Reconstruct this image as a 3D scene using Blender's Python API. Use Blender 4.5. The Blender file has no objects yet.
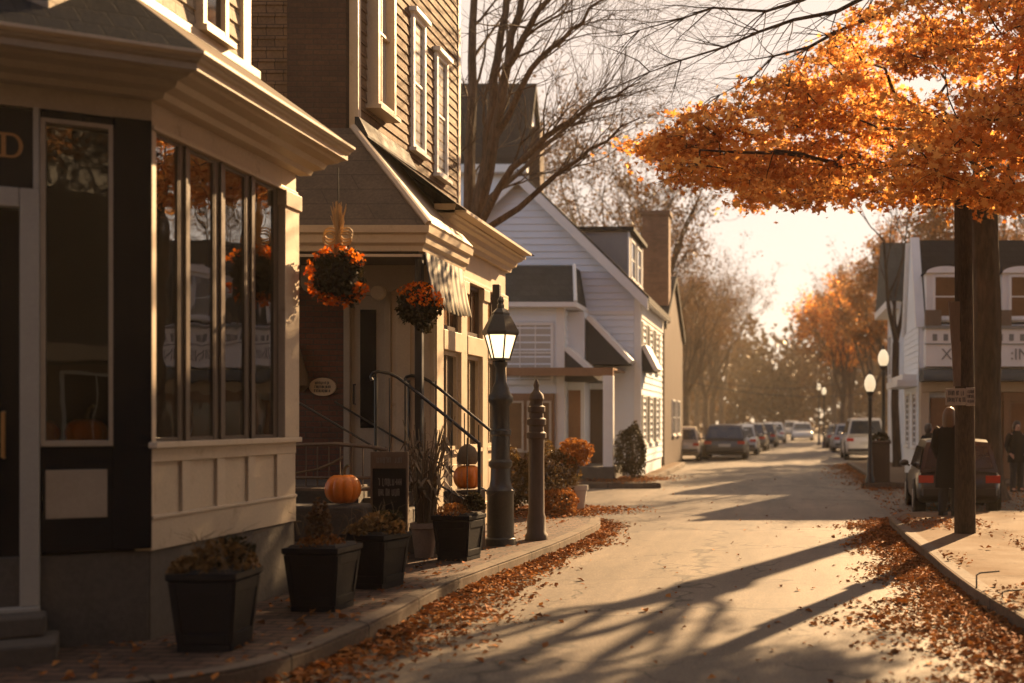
import bpy, bmesh, math, random
import numpy as np
from mathutils import Vector, Matrix

S = bpy.context.scene
COL = S.collection
R = math.radians
PI = math.pi
FPX = 1150.0
VX, VY, CH = 778.0, 420.0, 1.7

def P(x, y, Y):
    """a point of the street at depth Y"""
    return Vector(((x - VX) * Y / FPX, Y, CH - (y - VY) * Y / FPX))

# ------------------------------------------------------------------ helpers
class MB:
    def __init__(self):
        self.v = []; self.f = []
    def add(self, vs, fs):
        n = len(self.v)
        self.v += [tuple(p) for p in vs]
        self.f += [tuple(i + n for i in f) for f in fs]
        return self
    def box(self, x0, x1, y0, y1, z0, z1):
        vs = [(x0,y0,z0),(x1,y0,z0),(x1,y1,z0),(x0,y1,z0),(x0,y0,z1),(x1,y0,z1),(x1,y1,z1),(x0,y1,z1)]
        return self.add(vs, [(0,3,2,1),(4,5,6,7),(0,1,5,4),(1,2,6,5),(2,3,7,6),(3,0,4,7)])
    def fbox(self, F, u0, u1, z0, z1, n0, n1):
        c = [F.pt(u, n, z) for z in (z0, z1) for (u, n) in ((u0,n0),(u1,n0),(u1,n1),(u0,n1))]
        return self.add(c, [(0,3,2,1),(4,5,6,7),(0,1,5,4),(1,2,6,5),(2,3,7,6),(3,0,4,7)])
    def hull8(self, bot, top):
        n = len(bot)
        fs = [tuple(range(n))[::-1], tuple(range(n, 2*n))]
        for i in range(n):
            j = (i+1) % n
            fs.append((i, j, n+j, n+i))
        return self.add(list(bot)+list(top), fs)
    def prism(self, poly, d):
        """poly: 3D points, extruded by vector d"""
        d = Vector(d)
        return self.hull8([Vector(p) for p in poly], [Vector(p)+d for p in poly])
    def tube(self, path, rad, n=8, cap=True):
        path = [Vector(p) for p in path]
        if not hasattr(rad, '__len__'): rad = [rad]*len(path)
        t0 = (path[1]-path[0]).normalized()
        ref = Vector((0,0,1)) if abs(t0.z) < .9 else Vector((1,0,0))
        a = t0.cross(ref).normalized()
        vs = []; fs = []
        for i, p in enumerate(path):
            if i == 0: t = path[1]-path[0]
            elif i == len(path)-1: t = path[-1]-path[-2]
            else: t = path[i+1]-path[i-1]
            t.normalize()
            a = (a - t*a.dot(t))
            if a.length < 1e-5: a = t.orthogonal()
            a.normalize()
            b = t.cross(a)
            for k in range(n):
                an = 2*PI*k/n
                vs.append(p + (a*math.cos(an)+b*math.sin(an))*rad[i])
        for i in range(len(path)-1):
            for k in range(n):
                k2 = (k+1) % n
                fs.append((i*n+k, i*n+k2, (i+1)*n+k2, (i+1)*n+k))
        if cap:
            fs.append(tuple(range(n))[::-1]); m = (len(path)-1)*n
            fs.append(tuple(m+k for k in range(n)))
        return self.add(vs, fs)
    def lathe(self, c, prof, n=16, rot=0., sx=1., sy=1.):
        vs = []; fs = []
        for (r, z) in prof:
            for k in range(n):
                an = rot + 2*PI*k/n
                vs.append((c[0]+r*sx*math.cos(an), c[1]+r*sy*math.sin(an), c[2]+z))
        for i in range(len(prof)-1):
            for k in range(n):
                k2 = (k+1) % n
                fs.append((i*n+k, i*n+k2, (i+1)*n+k2, (i+1)*n+k))
        fs.append(tuple(range(n))[::-1]); m = (len(prof)-1)*n
        fs.append(tuple(m+k for k in range(n)))
        return self.add(vs, fs)
    def sphere(self, c, r, nu=16, nv=10, sx=1., sy=1., sz=1.):
        prof = [(max(.001, r*math.sin(PI*i/nv)), -r*sz*math.cos(PI*i/nv)) for i in range(nv+1)]
        return self.lathe(c, prof, nu, 0, sx, sy)
    def sweep(self, path, prof, closed=True):
        """prof: (out, z) loop; out is to the right of the travel direction"""
        pts = [Vector((p[0], p[1])) for p in path]
        m = len(prof); vs = []; fs = []
        for i, p in enumerate(pts):
            d0 = (pts[i]-pts[i-1]).normalized() if i > 0 else None
            d1 = (pts[i+1]-pts[i]).normalized() if i < len(pts)-1 else None
            if d0 is None: d0 = d1
            if d1 is None: d1 = d0
            n0 = Vector((d0.y, -d0.x)); n1 = Vector((d1.y, -d1.x))
            b = (n0+n1); b.normalize()
            s = 1/max(.35, b.dot(n0))
            for (o, z) in prof:
                q = p + b*o*s
                vs.append((q.x, q.y, z))
        for i in range(len(pts)-1):
            for k in range(m if closed else m-1):
                k2 = (k+1) % m
                fs.append((i*m+k, i*m+k2, (i+1)*m+k2, (i+1)*m+k))
        if closed:
            fs.append(tuple(range(m))[::-1]); e = (len(pts)-1)*m
            fs.append(tuple(e+k for k in range(m)))
        return self.add(vs, fs)
    def build(self, name, mat, parent=None, smooth=False, bevel=0., fix=True):
        me = bpy.data.meshes.new(name)
        me.from_pydata(self.v, [], self.f)
        if fix:
            bm = bmesh.new(); bm.from_mesh(me)
            bmesh.ops.delete(bm, geom=[v for v in bm.verts if not v.link_faces], context='VERTS')
            bmesh.ops.recalc_face_normals(bm, faces=bm.faces)
            bm.to_mesh(me); bm.free()
        me.materials.append(mat)
        if smooth:
            me.polygons.foreach_set('use_smooth', [True]*len(me.polygons))
            try: me.set_sharp_from_angle(angle=R(40))
            except Exception: pass
        o = link(name, me, parent)
        if bevel:
            b = o.modifiers.new('bevel', 'BEVEL'); b.width = bevel; b.segments = 2
            b.limit_method = 'ANGLE'; b.angle_limit = R(40)
        return o

class Fr:
    """wall frame: origin o, u along the wall, n outwards"""
    def __init__(s, o, u, n):
        s.o = Vector((o[0], o[1])); s.u = Vector(u).normalized(); s.n = Vector(n).normalized()
    def pt(s, u, n, z):
        q = s.o + s.u*u + s.n*n
        return Vector((q.x, q.y, z))

def link(name, me, parent=None):
    o = bpy.data.objects.new(name, me)
    COL.objects.link(o)
    if parent is not None:
        o.parent = parent
        o.matrix_parent_inverse = WM(parent).inverted()
    return o

def WM(o):
    m = Matrix.LocRotScale(o.location, o.rotation_euler, o.scale)
    if o.parent: m = WM(o.parent) @ o.matrix_parent_inverse @ m
    return m

def tag(o, label=None, cat=None, group=None, kind=None):
    if label: o['label'] = label
    if cat: o['category'] = cat
    if group: o['group'] = group
    if kind: o['kind'] = kind
    return o

def thing(name, loc, label, cat, group=None):
    o = bpy.data.objects.new(name, None); COL.objects.link(o)
    o.location = loc; o.empty_display_size = .2
    return tag(o, label, cat, group)

def dup(root, loc=None, rz=0., scale=1., label=None, group=None):
    def cp(o, par):
        c = o.copy(); COL.objects.link(c)
        if par is not None:
            c.parent = par; c.matrix_parent_inverse = o.matrix_parent_inverse.copy()
        for ch in list(o.children): cp(ch, c)
        return c
    r = cp(root, None)
    if loc is not None: r.location = loc
    r.rotation_euler = (0, 0, rz)
    r.scale = (scale,)*3 if not hasattr(scale, '__len__') else scale
    if label: r['label'] = label
    if group: r['group'] = group
    return r

def npmesh(name, verts, faces_idx, fsize, mat, parent=None):
    me = bpy.data.meshes.new(name)
    nf = len(faces_idx)//fsize
    me.vertices.add(len(verts)); me.vertices.foreach_set('co', np.ascontiguousarray(verts, dtype=np.float32).ravel())
    me.loops.add(len(faces_idx)); me.loops.foreach_set('vertex_index', np.ascontiguousarray(faces_idx, dtype=np.int32))
    me.polygons.add(nf); me.polygons.foreach_set('loop_start', np.arange(0, nf*fsize, fsize, dtype=np.int32))
    me.update(calc_edges=True); me.validate()
    me.materials.append(mat)
    return link(name, me, parent)

# leaf templates (tip along +y), unit size
MAPLE_V = np.array([(0,-.5,0),(.16,-.2,0),(.46,-.22,.06),(.33,0,.03),(.5,.22,.08),(.2,.16,.02),(0,.55,-.04),
                    (-.2,.16,.02),(-.5,.22,.08),(-.33,0,.03),(-.46,-.22,.06),(-.16,-.2,0)], dtype=np.float32)
MAPLE_F = np.array([(0,1,11),(1,2,3),(1,3,5),(3,4,5),(1,5,7),(5,6,7),(1,7,11),(7,8,9),(7,9,11),(9,10,11)], dtype=np.int32)
KITE_V = np.array([(0,-.5,0),(.33,.02,.09),(0,.5,-.03),(-.33,.02,.09)], dtype=np.float32)
KITE_F = np.array([(0,1,2),(0,2,3)], dtype=np.int32)

def leaves(name, pos, size, mat, rng, parent=None, flat=0., shape='kite', droop=0.):
    """pos (N,3), size (N,); flat 1 = lying, 0 = any way"""
    V, F = (MAPLE_V, MAPLE_F) if shape == 'maple' else (KITE_V, KITE_F)
    N = len(pos)
    nz = rng.normal(size=(N, 3)); nz[:, 2] = np.abs(nz[:, 2]) + flat*4
    nz /= np.linalg.norm(nz, axis=1)[:, None]
    t = rng.normal(size=(N, 3)); t[:, 2] -= droop
    t -= nz*np.sum(t*nz, axis=1)[:, None]
    t /= np.linalg.norm(t, axis=1)[:, None] + 1e-9
    b = np.cross(t, nz)
    sz = size[:, None, None]
    cv = rng.uniform(.5, 3.0, size=(N, 1, 1))
    W = (b[:, None, :]*V[None, :, 0:1] + t[:, None, :]*V[None, :, 1:2] + nz[:, None, :]*V[None, :, 2:3]*cv)*sz + pos[:, None, :]
    k = len(V)
    idx = (F[None] + (np.arange(N)*k)[:, None, None]).reshape(-1)
    return npmesh(name, W.reshape(-1, 3), idx, 3, mat, parent)

# ------------------------------------------------------------------ materials
def newmat(name):
    m = bpy.data.materials.new(name); m.use_nodes = True
    nt = m.node_tree
    return m, nt, nt.nodes['Principled BSDF'], nt.nodes['Material Output']

def nd(nt, t, **kw):
    n = nt.nodes.new(t)
    for k, v in kw.items():
        if k.startswith('i_'): n.inputs[k[2:].replace('_', ' ')].default_value = v
        else: setattr(n, k, v)
    return n

def ramp(nt, src, stops):
    r = nt.nodes.new('ShaderNodeValToRGB')
    e = r.color_ramp.elements
    while len(e) < len(stops): e.new(.5)
    for i, (p, c) in enumerate(stops):
        e[i].position = p; e[i].color = (*c, 1) if len(c) == 3 else c
    nt.links.new(src, r.inputs[0])
    return r.outputs[0]

def mixc(nt, fac, a, b, mode='MIX'):
    m = nt.nodes.new('ShaderNodeMix'); m.data_type = 'RGBA'; m.blend_type = mode
    for i, s in ((0, fac), (6, a), (7, b)):
        if hasattr(s, 'links'): nt.links.new(s, m.inputs[i])
        elif i == 0: m.inputs[0].default_value = s
        else: m.inputs[i].default_value = (*s, 1)
    return m.outputs[2]

def coords(nt, scale=(1,1,1)):
    tc = nt.nodes.new('ShaderNodeNewGeometry')
    mp = nt.nodes.new('ShaderNodeMapping'); mp.inputs['Scale'].default_value = scale
    nt.links.new(tc.outputs['Position'], mp.inputs[0])
    return mp.outputs[0]

def noise(nt, vec, scale, detail=4, rough=.6):
    n = nt.nodes.new('ShaderNodeTexNoise'); n.inputs['Scale'].default_value = scale
    n.inputs['Detail'].default_value = detail; n.inputs['Roughness'].default_value = rough
    nt.links.new(vec, n.inputs['Vector'])
    return n.outputs['Fac']

def bumpn(nt, bsdf, h, strength=.3, dist=.01):
    b = nt.nodes.new('ShaderNodeBump'); b.inputs['Strength'].default_value = strength
    b.inputs['Distance'].default_value = dist
    nt.links.new(h, b.inputs['Height']); nt.links.new(b.outputs[0], bsdf.inputs['Normal'])

def surf(name, col, rough=.6, var=.25, scale=3., stretch=(1,1,1), bump=.15, bscale=40., metal=0., spec=.5, dirt=None, coat=0.):
    """painted / worn surface: large stains, fine grain and a little bump"""
    m, nt, b, out = newmat(name)
    v = coords(nt, stretch)
    n1 = noise(nt, v, scale, 5, .65)
    n2 = noise(nt, v, bscale, 3, .6)
    lo = tuple(max(0, c*(1-var)) for c in col); hi = tuple(min(1, c*(1+var*.6)) for c in col)
    c = ramp(nt, n1, [(.3, lo), (.7, hi)])
    c = mixc(nt, .5, c, ramp(nt, n2, [(.3, tuple(x*(1-var*.7) for x in col)), (.7, hi)]))
    if dirt:
        n3 = noise(nt, v, scale*2.3, 8, .75)
        f = ramp(nt, n3, [(.56, (0,0,0)), (.68, (1,1,1))])
        c = mixc(nt, f, c, dirt)
    nt.links.new(c, b.inputs['Base Color'])
    rr = ramp(nt, n1, [(.2, (min(1, rough*.8),)*3), (.8, (min(1, rough*1.2),)*3)])
    nt.links.new(rr, b.inputs['Roughness'])
    b.inputs['Metallic'].default_value = metal
    b.inputs['Specular IOR Level'].default_value = spec
    b.inputs['Coat Weight'].default_value = coat
    b.inputs['Coat Roughness'].default_value = .08
    if bump: bumpn(nt, b, n2, bump, .01)
    return m

def bricks(name, c1, c2, mortar, w, h, msize, rough=.8, wall=True, rot=0., bump=.5, offset=.5, bias=0., rag=0.):
    m, nt, b, out = newmat(name)
    g = nt.nodes.new('ShaderNodeNewGeometry')
    if wall:
        sp = nt.nodes.new('ShaderNodeSeparateXYZ'); nt.links.new(g.outputs['Position'], sp.inputs[0])
        ad = nd(nt, 'ShaderNodeMath', operation='ADD'); nt.links.new(sp.outputs[0], ad.inputs[0]); nt.links.new(sp.outputs[1], ad.inputs[1])
        cb = nt.nodes.new('ShaderNodeCombineXYZ'); nt.links.new(ad.outputs[0], cb.inputs[0]); nt.links.new(sp.outputs[2], cb.inputs[1])
        vec = cb.outputs[0]
    else:
        mp = nt.nodes.new('ShaderNodeMapping'); mp.inputs['Rotation'].default_value = (0, 0, rot)
        nt.links.new(g.outputs['Position'], mp.inputs[0]); vec = mp.outputs[0]
    t = nt.nodes.new('ShaderNodeTexBrick')
    nt.links.new(vec, t.inputs['Vector'])
    t.offset = offset
    for k, val in (('Color1', (*c1,1)), ('Color2', (*c2,1)), ('Mortar', (*mortar,1)), ('Scale', 1.), ('Mortar Size', msize),
                   ('Brick Width', w), ('Row Height', h), ('Bias', bias), ('Mortar Smooth', .2)):
        t.inputs[k].default_value = val
    v = coords(nt)
    n1 = noise(nt, v, 1.7, 6, .7); n2 = noise(nt, v, 30, 3)
    c = mixc(nt, 1., t.outputs['Color'], ramp(nt, n1, [(.25, (.55,.55,.55)), (.75, (1.25,1.2,1.15))]), 'MULTIPLY')
    c = mixc(nt, 1., c, ramp(nt, n2, [(.25, (.7,.7,.7)), (.75, (1.2,1.2,1.2))]), 'MULTIPLY')
    nt.links.new(c, b.inputs['Base Color']); b.inputs['Roughness'].default_value = rough
    b.inputs['Specular IOR Level'].default_value = .3
    hh = mixc(nt, .3, ramp(nt, t.outputs['Fac'], [(0, (1,1,1)), (1, (0,0,0))]), n2)
    bumpn(nt, b, hh, bump, .012)
    return m

def leafmat(name, cols, transl=.5, rough=.55, dark=.0):
    m, nt, b, out = newmat(name)
    g = nt.nodes.new('ShaderNodeNewGeometry')
    n = len(cols)
    c = ramp(nt, g.outputs['Random Per Island'], [(i/(n-1), col) for i, col in enumerate(cols)])
    nz = noise(nt, g.outputs['Position'], .9, 3)
    c = mixc(nt, 1., c, ramp(nt, nz, [(.3, (.6,.5,.45)), (.7, (1.2,1.2,1.15))]), 'MULTIPLY')
    nt.links.new(c, b.inputs['Base Color']); b.inputs['Roughness'].default_value = rough
    b.inputs['Specular IOR Level'].default_value = .12
    if transl > 0:
        tr = nt.nodes.new('ShaderNodeBsdfTranslucent'); nt.links.new(c, tr.inputs['Color'])
        mx = nt.nodes.new('ShaderNodeMixShader'); mx.inputs[0].default_value = transl
        nt.links.new(b.outputs[0], mx.inputs[1]); nt.links.new(tr.outputs[0], mx.inputs[2])
        nt.links.new(mx.outputs[0], out.inputs['Surface'])
    return m

def barkmat(name, col, sc=1.):
    m, nt, b, out = newmat(name)
    v = coords(nt, (1,1,.18))
    n1 = noise(nt, v, 26*sc, 6, .7); n2 = noise(nt, coords(nt), 1.3, 4)
    c = ramp(nt, n1, [(.35, tuple(x*.35 for x in col)), (.6, col), (.8, tuple(x*1.5 for x in col))])
    c = mixc(nt, 1., c, ramp(nt, n2, [(.3, (.7,.72,.68)), (.7, (1.2,1.15,1.1))]), 'MULTIPLY')
    nt.links.new(c, b.inputs['Base Color']); b.inputs['Roughness'].default_value = .9
    b.inputs['Specular IOR Level'].default_value = .2
    bumpn(nt, b, n1, .9, .03)
    return m

def glassmat(name, tint=(.9,.9,.88), ior=1.7, wav=.02):
    m, nt, b, out = newmat(name)
    nt.nodes.remove(b)
    tr = nt.nodes.new('ShaderNodeBsdfTransparent'); tr.inputs[0].default_value = (*tint, 1)
    gl = nt.nodes.new('ShaderNodeBsdfGlossy'); gl.inputs['Roughness'].default_value = .015
    gl.inputs[0].default_value = (1,1,1,1)
    fr = nt.nodes.new('ShaderNodeFresnel'); fr.inputs['IOR'].default_value = ior
    n = noise(nt, coords(nt), 1.6, 2)
    bp = nt.nodes.new('ShaderNodeBump'); bp.inputs['Strength'].default_value = wav; bp.inputs['Distance'].default_value = .3
    nt.links.new(n, bp.inputs['Height']); nt.links.new(bp.outputs[0], gl.inputs['Normal'])
    mx = nt.nodes.new('ShaderNodeMixShader')
    nt.links.new(fr.outputs[0], mx.inputs[0]); nt.links.new(tr.outputs[0], mx.inputs[1]); nt.links.new(gl.outputs[0], mx.inputs[2])
    nt.links.new(mx.outputs[0], out.inputs['Surface'])
    return m

def emit(name, col, strength, mixf=.5):
    m, nt, b, out = newmat(name)
    b.inputs['Base Color'].default_value = (.8,.75,.65,1); b.inputs['Roughness'].default_value = .3
    b.inputs['Emission Color'].default_value = (*col, 1); b.inputs['Emission Strength'].default_value = strength
    return m

M = {}
M['cream'] = surf('cream_paint', (.50,.41,.30), .5, .2, 2.2, bump=.12, dirt=(.36,.28,.19))
M['cream2'] = surf('cream_trim', (.52,.43,.32), .45, .15, 3., bump=.1, dirt=(.42,.33,.23))
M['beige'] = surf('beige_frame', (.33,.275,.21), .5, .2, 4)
M['navy'] = surf('navy_paint', (.005,.0065,.011), .7, .3, 3, bump=.1, spec=.03)
M['charcoal'] = surf('charcoal_paint', (.02,.02,.022), .5, .3, 4)
M['mull'] = surf('brown_mullion', (.075,.05,.034), .4, .3, 6)
M['doorw'] = surf('white_door_paint', (.34,.33,.30), .5, .15, 3)
M['stone'] = surf('rough_stone', (.085,.073,.062), .85, .4, 4, bump=.7, bscale=25)
M['paleshingle'] = bricks('pale_shingles', (.44,.39,.31), (.36,.31,.25), (.16,.13,.1), .19, .14, .006, .8, bump=.3)
M['brownshingle'] = bricks('brown_shingles', (.20,.125,.072), (.14,.088,.05), (.05,.03,.018), .21, .14, .006, .8, bump=.35)
M['chimbrick'] = bricks('dark_chimney_brick', (.10,.055,.035), (.075,.042,.03), (.055,.04,.03), .2, .065, .008, .85)
M['redbrick'] = bricks('red_wall_brick', (.15,.055,.035), (.11,.045,.03), (.075,.055,.045), .2, .07, .008, .85)
M['orangebrick'] = bricks('orange_brick', (.2,.10,.06), (.15,.075,.045), (.13,.1,.08), .2, .07, .008, .85)
M['paver'] = bricks('brick_pavers', (.135,.08,.056), (.07,.044,.036), (.018,.014,.012), .24, .12, .014, .75, wall=False, rot=R(3), bump=.6)
M['roof'] = bricks('dark_roof_shingles', (.024,.025,.028), (.016,.017,.02), (.008,.008,.008), .25, .16, .008, .9)
M['roofgrey'] = bricks('grey_roof_shingles', (.06,.065,.06), (.045,.05,.046), (.035,.035,.035), .25, .16, .008, .8)
M['porchroof'] = bricks('brown_porch_shingles', (.12,.09,.065), (.09,.07,.052), (.06,.045,.035), .9, .2, .006, .8, bump=.25)
M['flash'] = surf('black_flashing', (.018,.018,.02), .8, .3, 4)
M['whiteside'] = surf('white_siding', (.72,.78,.85), .55, .08, 1.5, bump=.1)
M['white'] = surf('white_trim', (.74,.74,.72), .45, .1, 3)
M['greyside'] = surf('grey_siding', (.30,.29,.27), .6, .15, 2)
M['shutter'] = surf('dark_shutter', (.03,.035,.04), .5, .3, 4)
M['timber'] = surf('brown_timber', (.25,.13,.06), .55, .35, 3, stretch=(1,1,.25), bump=.2)
M['oldwood'] = surf('weathered_wood', (.15,.105,.07), .75, .4, 5, stretch=(1,1,.15), bump=.4, bscale=60)
M['darkwood'] = surf('dark_wood', (.07,.042,.026), .55, .4, 4, stretch=(1,1,.2), bump=.3)
M['polewood'] = barkmat('pole_wood', (.075,.05,.034), 2.)
M['iron'] = surf('black_iron', (.014,.014,.014), .38, .3, 8, bump=.2)
M['lampmetal'] = surf('lamp_metal', (.045,.046,.04), .42, .35, 5, bump=.25, dirt=(.085,.07,.05))
M['pot'] = surf('dark_planter', (.011,.011,.014), .6, .35, 6, bump=.25, spec=.12)
M['terracotta'] = surf('pale_clay', (.36,.27,.2), .8, .3, 6)
M['soil'] = surf('soil', (.03,.022,.016), .95, .4, 10, bump=.8)
M['pumpkin'] = surf('pumpkin_skin', (.78,.21,.018), .42, .22, 6, bump=.08)
M['stem'] = surf('dry_stem', (.13,.11,.05), .8, .4, 10)
M['straw'] = surf('straw', (.52,.34,.15), .7, .35, 12, stretch=(1,1,.2))
M['stalk'] = surf('dry_corn_stalk', (.16,.11,.06), .75, .4, 10)
M['bark'] = barkmat('maple_bark', (.07,.046,.032), .5)
M['barkpale'] = barkmat('grey_bark', (.15,.105,.07), .7)
M['twig'] = barkmat('thin_branches', (.12,.08,.05), 1.)
M['concrete'] = bricks('kerb_stone', (.16,.125,.095), (.12,.095,.072), (.035,.028,.022), 1.25, 3., .012, .9, bump=.6)
M['glass'] = glassmat('shop_glass', ior=2.9, wav=.012)
M['glassdark'] = glassmat('corner_glass', ior=1.7, wav=.004)
M['darkglass'] = surf('dark_window_glass', (.012,.012,.013), .06, .2, 2, bump=0)
M['warmglass'] = surf('curtained_glass', (.16,.085,.04), .1, .5, 2, bump=0)
M['curtain'] = surf('pale_blind', (.42,.41,.38), .25, .12, 3, bump=0)
M['shadepanel'] = surf('dark_shade_panel', (.016,.010,.007), .8, .4, 3, spec=.1)
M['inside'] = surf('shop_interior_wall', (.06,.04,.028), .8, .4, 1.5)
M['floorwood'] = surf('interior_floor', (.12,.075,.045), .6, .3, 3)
M['gold'] = surf('gold_lettering', (.40,.20,.06), .4, .2, 8)
M['black'] = surf('sign_black', (.008,.008,.009), .6, .2, 6, spec=.2)
M['chalk'] = surf('chalk', (.22,.2,.18), .9, .4, 20)
M['signbeige'] = surf('sign_beige', (.5,.38,.24), .6, .2, 6)
M['signwhite'] = surf('sign_weathered', (.33,.28,.22), .6, .25, 10)
M['signink'] = surf('sign_ink', (.05,.045,.04), .6, .2, 10)
M['greyink'] = surf('grey_lettering', (.2,.21,.2), .6, .2, 10)
M['tyre'] = surf('tyre_rubber', (.015,.015,.015), .8, .3, 10)
M['rim'] = surf('wheel_rim', (.3,.3,.3), .3, .2, 8, metal=.8)
M['lampon'] = emit('lit_lantern_glass', (1., .72, .40), .7)
M['globe'] = emit('lit_lamp_globe', (1., .78, .48), .22)
M['red'] = surf('tail_lamp_red', (.42,.02,.012), .2, .2, 20)
M['amber'] = surf('amber_lamp', (.7,.2,.03), .2, .2, 20)
M['plate'] = surf('number_plate', (.5,.5,.48), .5, .1, 20)
M['coatcloth'] = surf('black_wool', (.009,.009,.011), .95, .3, 20, bump=.3, spec=.1)
M['trouser'] = surf('dark_trousers', (.012,.014,.02), .9, .3, 20)
M['skin'] = surf('skin', (.45,.26,.18), .5, .1, 10)
M['hair'] = surf('brown_blond_hair', (.10,.055,.026), .5, .4, 30, stretch=(1,1,.15))
M['hairdark'] = surf('dark_hair', (.03,.02,.015), .5, .4, 30, stretch=(1,1,.15))
M['awn'] = surf('dark_awning_cloth', (.035,.04,.042), .8, .25, 3)
M['wire'] = surf('wire_rubber', (.05,.04,.035), .7, .2, 10)
M['maple'] = leafmat('orange_maple_leaves', [(.52,.18,.04),(.78,.35,.085),(.84,.43,.12),(.88,.54,.19),(.68,.28,.065),(.38,.12,.03)], .74)
M['gold_l'] = leafmat('golden_leaves', [(.22,.09,.03),(.32,.15,.05),(.28,.15,.06),(.2,.11,.05)], .3)
M['woods'] = leafmat('woodland_leaves', [(.10,.06,.03),(.16,.09,.035),(.2,.11,.04),(.12,.075,.035)], .08)
M['brownl'] = leafmat('brown_leaves', [(.13,.08,.045),(.2,.115,.055),(.24,.14,.065),(.16,.10,.055)], .2)
M['litter'] = leafmat('fallen_leaves', [(.26,.085,.025),(.38,.14,.035),(.44,.2,.06),(.18,.075,.03),(.30,.13,.05),(.14,.06,.025)], .15, .8)
M['mum'] = leafmat('mum_petals', [(.26,.10,.03),(.4,.18,.05),(.3,.11,.025)], .3)
M['orangef'] = leafmat('orange_flowers', [(.75,.16,.012),(.9,.28,.02),(.68,.10,.012)], .45)
M['darkleaf'] = leafmat('dark_foliage', [(.03,.032,.014),(.05,.045,.02),(.07,.05,.02),(.035,.03,.015)], .25)
M['dryleaf'] = leafmat('dry_grass', [(.2,.12,.05),(.3,.18,.07),(.14,.085,.035)], .35)
M['hedge'] = leafmat('hedge_leaves', [(.06,.045,.018),(.10,.065,.022),(.14,.08,.026),(.09,.06,.025)], .35)

# striped valance
def striped():
    m, nt, b, out = newmat('striped_awning_cloth')
    g = nt.nodes.new('ShaderNodeNewGeometry'); sp = nt.nodes.new('ShaderNodeSeparateXYZ')
    nt.links.new(g.outputs['Position'], sp.inputs[0])
    ad = nd(nt, 'ShaderNodeMath', operation='ADD'); nt.links.new(sp.outputs[0], ad.inputs[0]); nt.links.new(sp.outputs[1], ad.inputs[1])
    mu = nd(nt, 'ShaderNodeMath', operation='MULTIPLY'); nt.links.new(ad.outputs[0], mu.inputs[0]); mu.inputs[1].default_value = 5.2
    fr = nd(nt, 'ShaderNodeMath', operation='FRACT'); nt.links.new(mu.outputs[0], fr.inputs[0])
    c = ramp(nt, fr.outputs[0], [(.0, (.42,.38,.3)), (.52, (.42,.38,.3)), (.56, (.1,.1,.09)), (.96, (.1,.1,.09))])
    nt.links.new(c, b.inputs['Base Color']); b.inputs['Roughness'].default_value = .85
    bumpn(nt, b, noise(nt, coords(nt), 90, 2), .2, .005)
    return m
M['stripe'] = striped()

# asphalt
def asphalt():
    m, nt, b, out = newmat('worn_asphalt')
    v = coords(nt)
    big = noise(nt, v, .35, 6, .6); st = noise(nt, coords(nt, (1.6,.22,1)), 1.1, 6, .65)
    fine = noise(nt, v, 48, 4, .8); mid = noise(nt, v, 9, 5, .7)
    c = ramp(nt, big, [(.3, (.115,.097,.079)), (.7, (.18,.152,.124))])
    c = mixc(nt, 1., c, ramp(nt, st, [(.3, (.62,.62,.63)), (.7, (1.28,1.26,1.22))]), 'MULTIPLY')
    c = mixc(nt, 1., c, ramp(nt, fine, [(.3, (.42,.42,.43)), (.52, (1,1,1)), (.72, (1.9,1.85,1.75))]), 'MULTIPLY')
    c = mixc(nt, 1., c, ramp(nt, mid, [(.35, (.75,.75,.76)), (.65, (1.18,1.17,1.15))]), 'MULTIPLY')
    vo = nd(nt, 'ShaderNodeTexVoronoi', feature='DISTANCE_TO_EDGE'); vo.inputs['Scale'].default_value = .55
    wv = nt.nodes.new('ShaderNodeVectorMath'); wv.operation = 'ADD'
    wn = nt.nodes.new('ShaderNodeTexNoise'); wn.inputs['Scale'].default_value = 2.5; nt.links.new(v, wn.inputs['Vector'])
    nt.links.new(v, wv.inputs[0]); nt.links.new(wn.outputs['Color'], wv.inputs[1]); nt.links.new(wv.outputs[0], vo.inputs['Vector'])
    ck = ramp(nt, vo.outputs['Distance'], [(.0, (1,1,1)), (.018, (0,0,0))])
    pm = ramp(nt, noise(nt, v, .5, 2), [(.42, (0,0,0)), (.55, (1,1,1))])
    ck2 = mixc(nt, 1., ck, pm, 'MULTIPLY')
    c = mixc(nt, ck2, c, (.03,.027,.024))
    pv2 = nd(nt, 'ShaderNodeTexVoronoi', feature='F1'); pv2.inputs['Scale'].default_value = .16; pv2.inputs['Randomness'].default_value = .8
    nt.links.new(wv.outputs[0], pv2.inputs['Vector'])
    sp2 = nt.nodes.new('ShaderNodeSeparateColor'); nt.links.new(pv2.outputs['Color'], sp2.inputs[0])
    c = mixc(nt, 1., c, ramp(nt, sp2.outputs[0], [(.0,(.66,.66,.68)),(.3,(.94,.94,.94)),(.8,(1.,1.,1.)),(1.,(1.2,1.18,1.14))]), 'MULTIPLY')
    seam = nd(nt, 'ShaderNodeTexVoronoi', feature='DISTANCE_TO_EDGE'); seam.inputs['Scale'].default_value = .16; seam.inputs['Randomness'].default_value = .8
    nt.links.new(wv.outputs[0], seam.inputs['Vector'])
    c = mixc(nt, ramp(nt, seam.outputs['Distance'], [(.0,(.9,.9,.9)),(.011,(0,0,0))]), c, (.035,.031,.027))
    oil = noise(nt, coords(nt, (1.,.45,1)), .8, 3)
    c = mixc(nt, ramp(nt, oil, [(.62,(0,0,0)),(.74,(.5,.5,.5))]), c, (.05,.045,.04))
    nt.links.new(c, b.inputs['Base Color'])
    nt.links.new(ramp(nt, mid, [(.3, (.58,)*3), (.7, (.75,)*3)]), b.inputs['Roughness'])
    b.inputs['Specular IOR Level'].default_value = .22
    bumpn(nt, b, mixc(nt, .35, fine, mid), .6, .014)
    return m
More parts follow.
